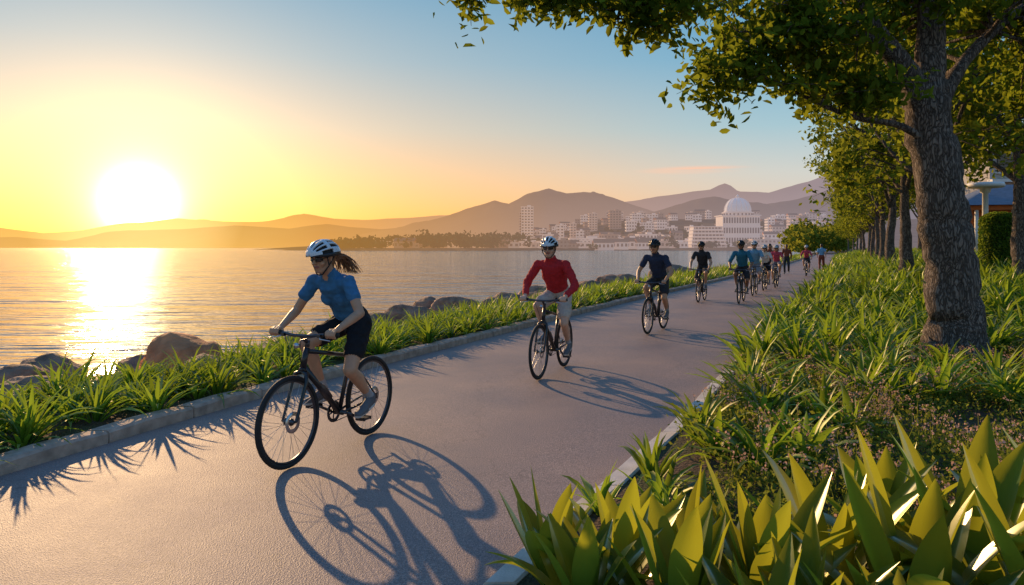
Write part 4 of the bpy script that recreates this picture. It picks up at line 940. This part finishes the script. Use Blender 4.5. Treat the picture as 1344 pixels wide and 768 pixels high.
Bs=[(0,(.70,.49,.40)),(.04,(.72,.55,.46)),(.1,(.58,.58,.56)),(.16,(.33,.51,.59)),(.25,(.14,.38,.56)),(.34,(.075,.28,.49)),(.45,(.09,.26,.50)),(.7,(.11,.27,.60)),(1,(.10,.25,.58))]
As=[(0,(.95,.36,.07)),(.05,(.92,.42,.12)),(.1,(.80,.46,.24)),(.16,(.56,.48,.39)),(.25,(.29,.41,.48)),(.34,(.14,.34,.49)),(.45,(.11,.28,.49)),(.7,(.11,.27,.58)),(1,(.10,.25,.58))]
rB=ramp(nt,Bs); rA=ramp(nt,As); L.new(sep.outputs[2],rA.inputs[0]); L.new(sep.outputs[2],rB.inputs[0])
mr=nd(nt,'ShaderNodeMapRange',interpolation_type='SMOOTHSTEP'); mr.inputs[1].default_value=.62; mr.inputs[2].default_value=1.0; L.new(dt.outputs['Value'],mr.inputs[0])
mx=nd(nt,'ShaderNodeMix',data_type='RGBA'); L.new(mr.outputs[0],mx.inputs[0]); L.new(rB.outputs[0],mx.inputs[6]); L.new(rA.outputs[0],mx.inputs[7])
acc=mx.outputs[2]
om=nd(nt,'ShaderNodeMath',operation='SUBTRACT'); om.inputs[0].default_value=1; L.new(dt.outputs['Value'],om.inputs[1])
for s2,amp,col in [(.00030,14.,(1,.90,.6)),(.0011,1.6,(1,.88,.5)),(.0045,.60,(1,.74,.26)),(.02,.15,(1,.60,.2))]:
    dv=nd(nt,'ShaderNodeMath',operation='DIVIDE'); dv.inputs[1].default_value=-s2; L.new(om.outputs[0],dv.inputs[0])
    ex=nd(nt,'ShaderNodeMath',operation='EXPONENT'); L.new(dv.outputs[0],ex.inputs[0])
    sc_=nd(nt,'ShaderNodeVectorMath',operation='SCALE'); sc_.inputs[0].default_value=tuple(c*amp for c in col); L.new(ex.outputs[0],sc_.inputs['Scale'])
    ad=nd(nt,'ShaderNodeVectorMath',operation='ADD'); L.new(acc,ad.inputs[0]); L.new(sc_.outputs[0],ad.inputs[1]); acc=ad.outputs[0]
mp=nd(nt,'ShaderNodeMapping'); mp.inputs['Scale'].default_value=(5,5,90); L.new(nrm.outputs[0],mp.inputs[0])
cn=nd(nt,'ShaderNodeTexNoise'); cn.inputs['Scale'].default_value=1.6; cn.inputs['Detail'].default_value=6; L.new(mp.outputs[0],cn.inputs[0])
cd=Vector(((912-CX)/F,1,(CY-223)/F)).normalized()
sb_=nd(nt,'ShaderNodeVectorMath',operation='SUBTRACT'); L.new(nrm.outputs[0],sb_.inputs[0]); sb_.inputs[1].default_value=cd
mm=nd(nt,'ShaderNodeVectorMath',operation='MULTIPLY'); L.new(sb_.outputs[0],mm.inputs[0]); mm.inputs[1].default_value=(13,13,170)
ln=nd(nt,'ShaderNodeVectorMath',operation='LENGTH'); L.new(mm.outputs[0],ln.inputs[0])
fa=nd(nt,'ShaderNodeMapRange',interpolation_type='SMOOTHSTEP'); fa.inputs[1].default_value=.1; fa.inputs[2].default_value=1.2; fa.inputs[3].default_value=1; fa.inputs[4].default_value=0; L.new(ln.outputs['Value'],fa.inputs[0])
fb=nd(nt,'ShaderNodeMapRange'); fb.inputs[1].default_value=.33; fb.inputs[2].default_value=.6; L.new(cn.outputs[0],fb.inputs[0])
fm=nd(nt,'ShaderNodeMath',operation='MULTIPLY'); L.new(fa.outputs[0],fm.inputs[0]); L.new(fb.outputs[0],fm.inputs[1])
fx=nd(nt,'ShaderNodeMix',data_type='RGBA'); fx.inputs[7].default_value=(.95,.50,.34,1); L.new(fm.outputs[0],fx.inputs[0]); L.new(acc,fx.inputs[6])
bg2=nd(nt,'ShaderNodeBackground'); bg2.inputs[1].default_value=.95; L.new(fx.outputs[2],bg2.inputs[0])
ad=nd(nt,'ShaderNodeAddShader'); L.new(bg1.outputs[0],ad.inputs[0]); L.new(bg2.outputs[0],ad.inputs[1]); L.new(ad.outputs[0],out.inputs[0])

ld=bpy.data.lights.new('sun','SUN'); ld.energy=5.; ld.angle=math.radians(.6); ld.color=(1,.63,.31)
lo=bpy.data.objects.new('sun',ld); link(lo)
laz=math.radians(-31); lel=math.radians(17.5)
sd=Vector((math.sin(laz)*math.cos(lel),math.cos(laz)*math.cos(lel),math.sin(lel)))
lo.rotation_euler=sd.to_track_quat('Z','Y').to_euler()
cd_=bpy.data.cameras.new('camera'); cam=bpy.data.objects.new('camera',cd_); link(cam)
cd_.sensor_width=36; cd_.lens=36*F/1344; cd_.shift_y=-(384-CY)/1344; cd_.clip_end=20000; cd_.clip_start=.05
cam.location=(0,0,H); cam.rotation_euler=(math.pi/2,0,0); scene.camera=cam
scene.view_settings.view_transform='Standard'; scene.view_settings.look='None'; scene.view_settings.exposure=0
print('BUILD TIME',time.time()-T0)
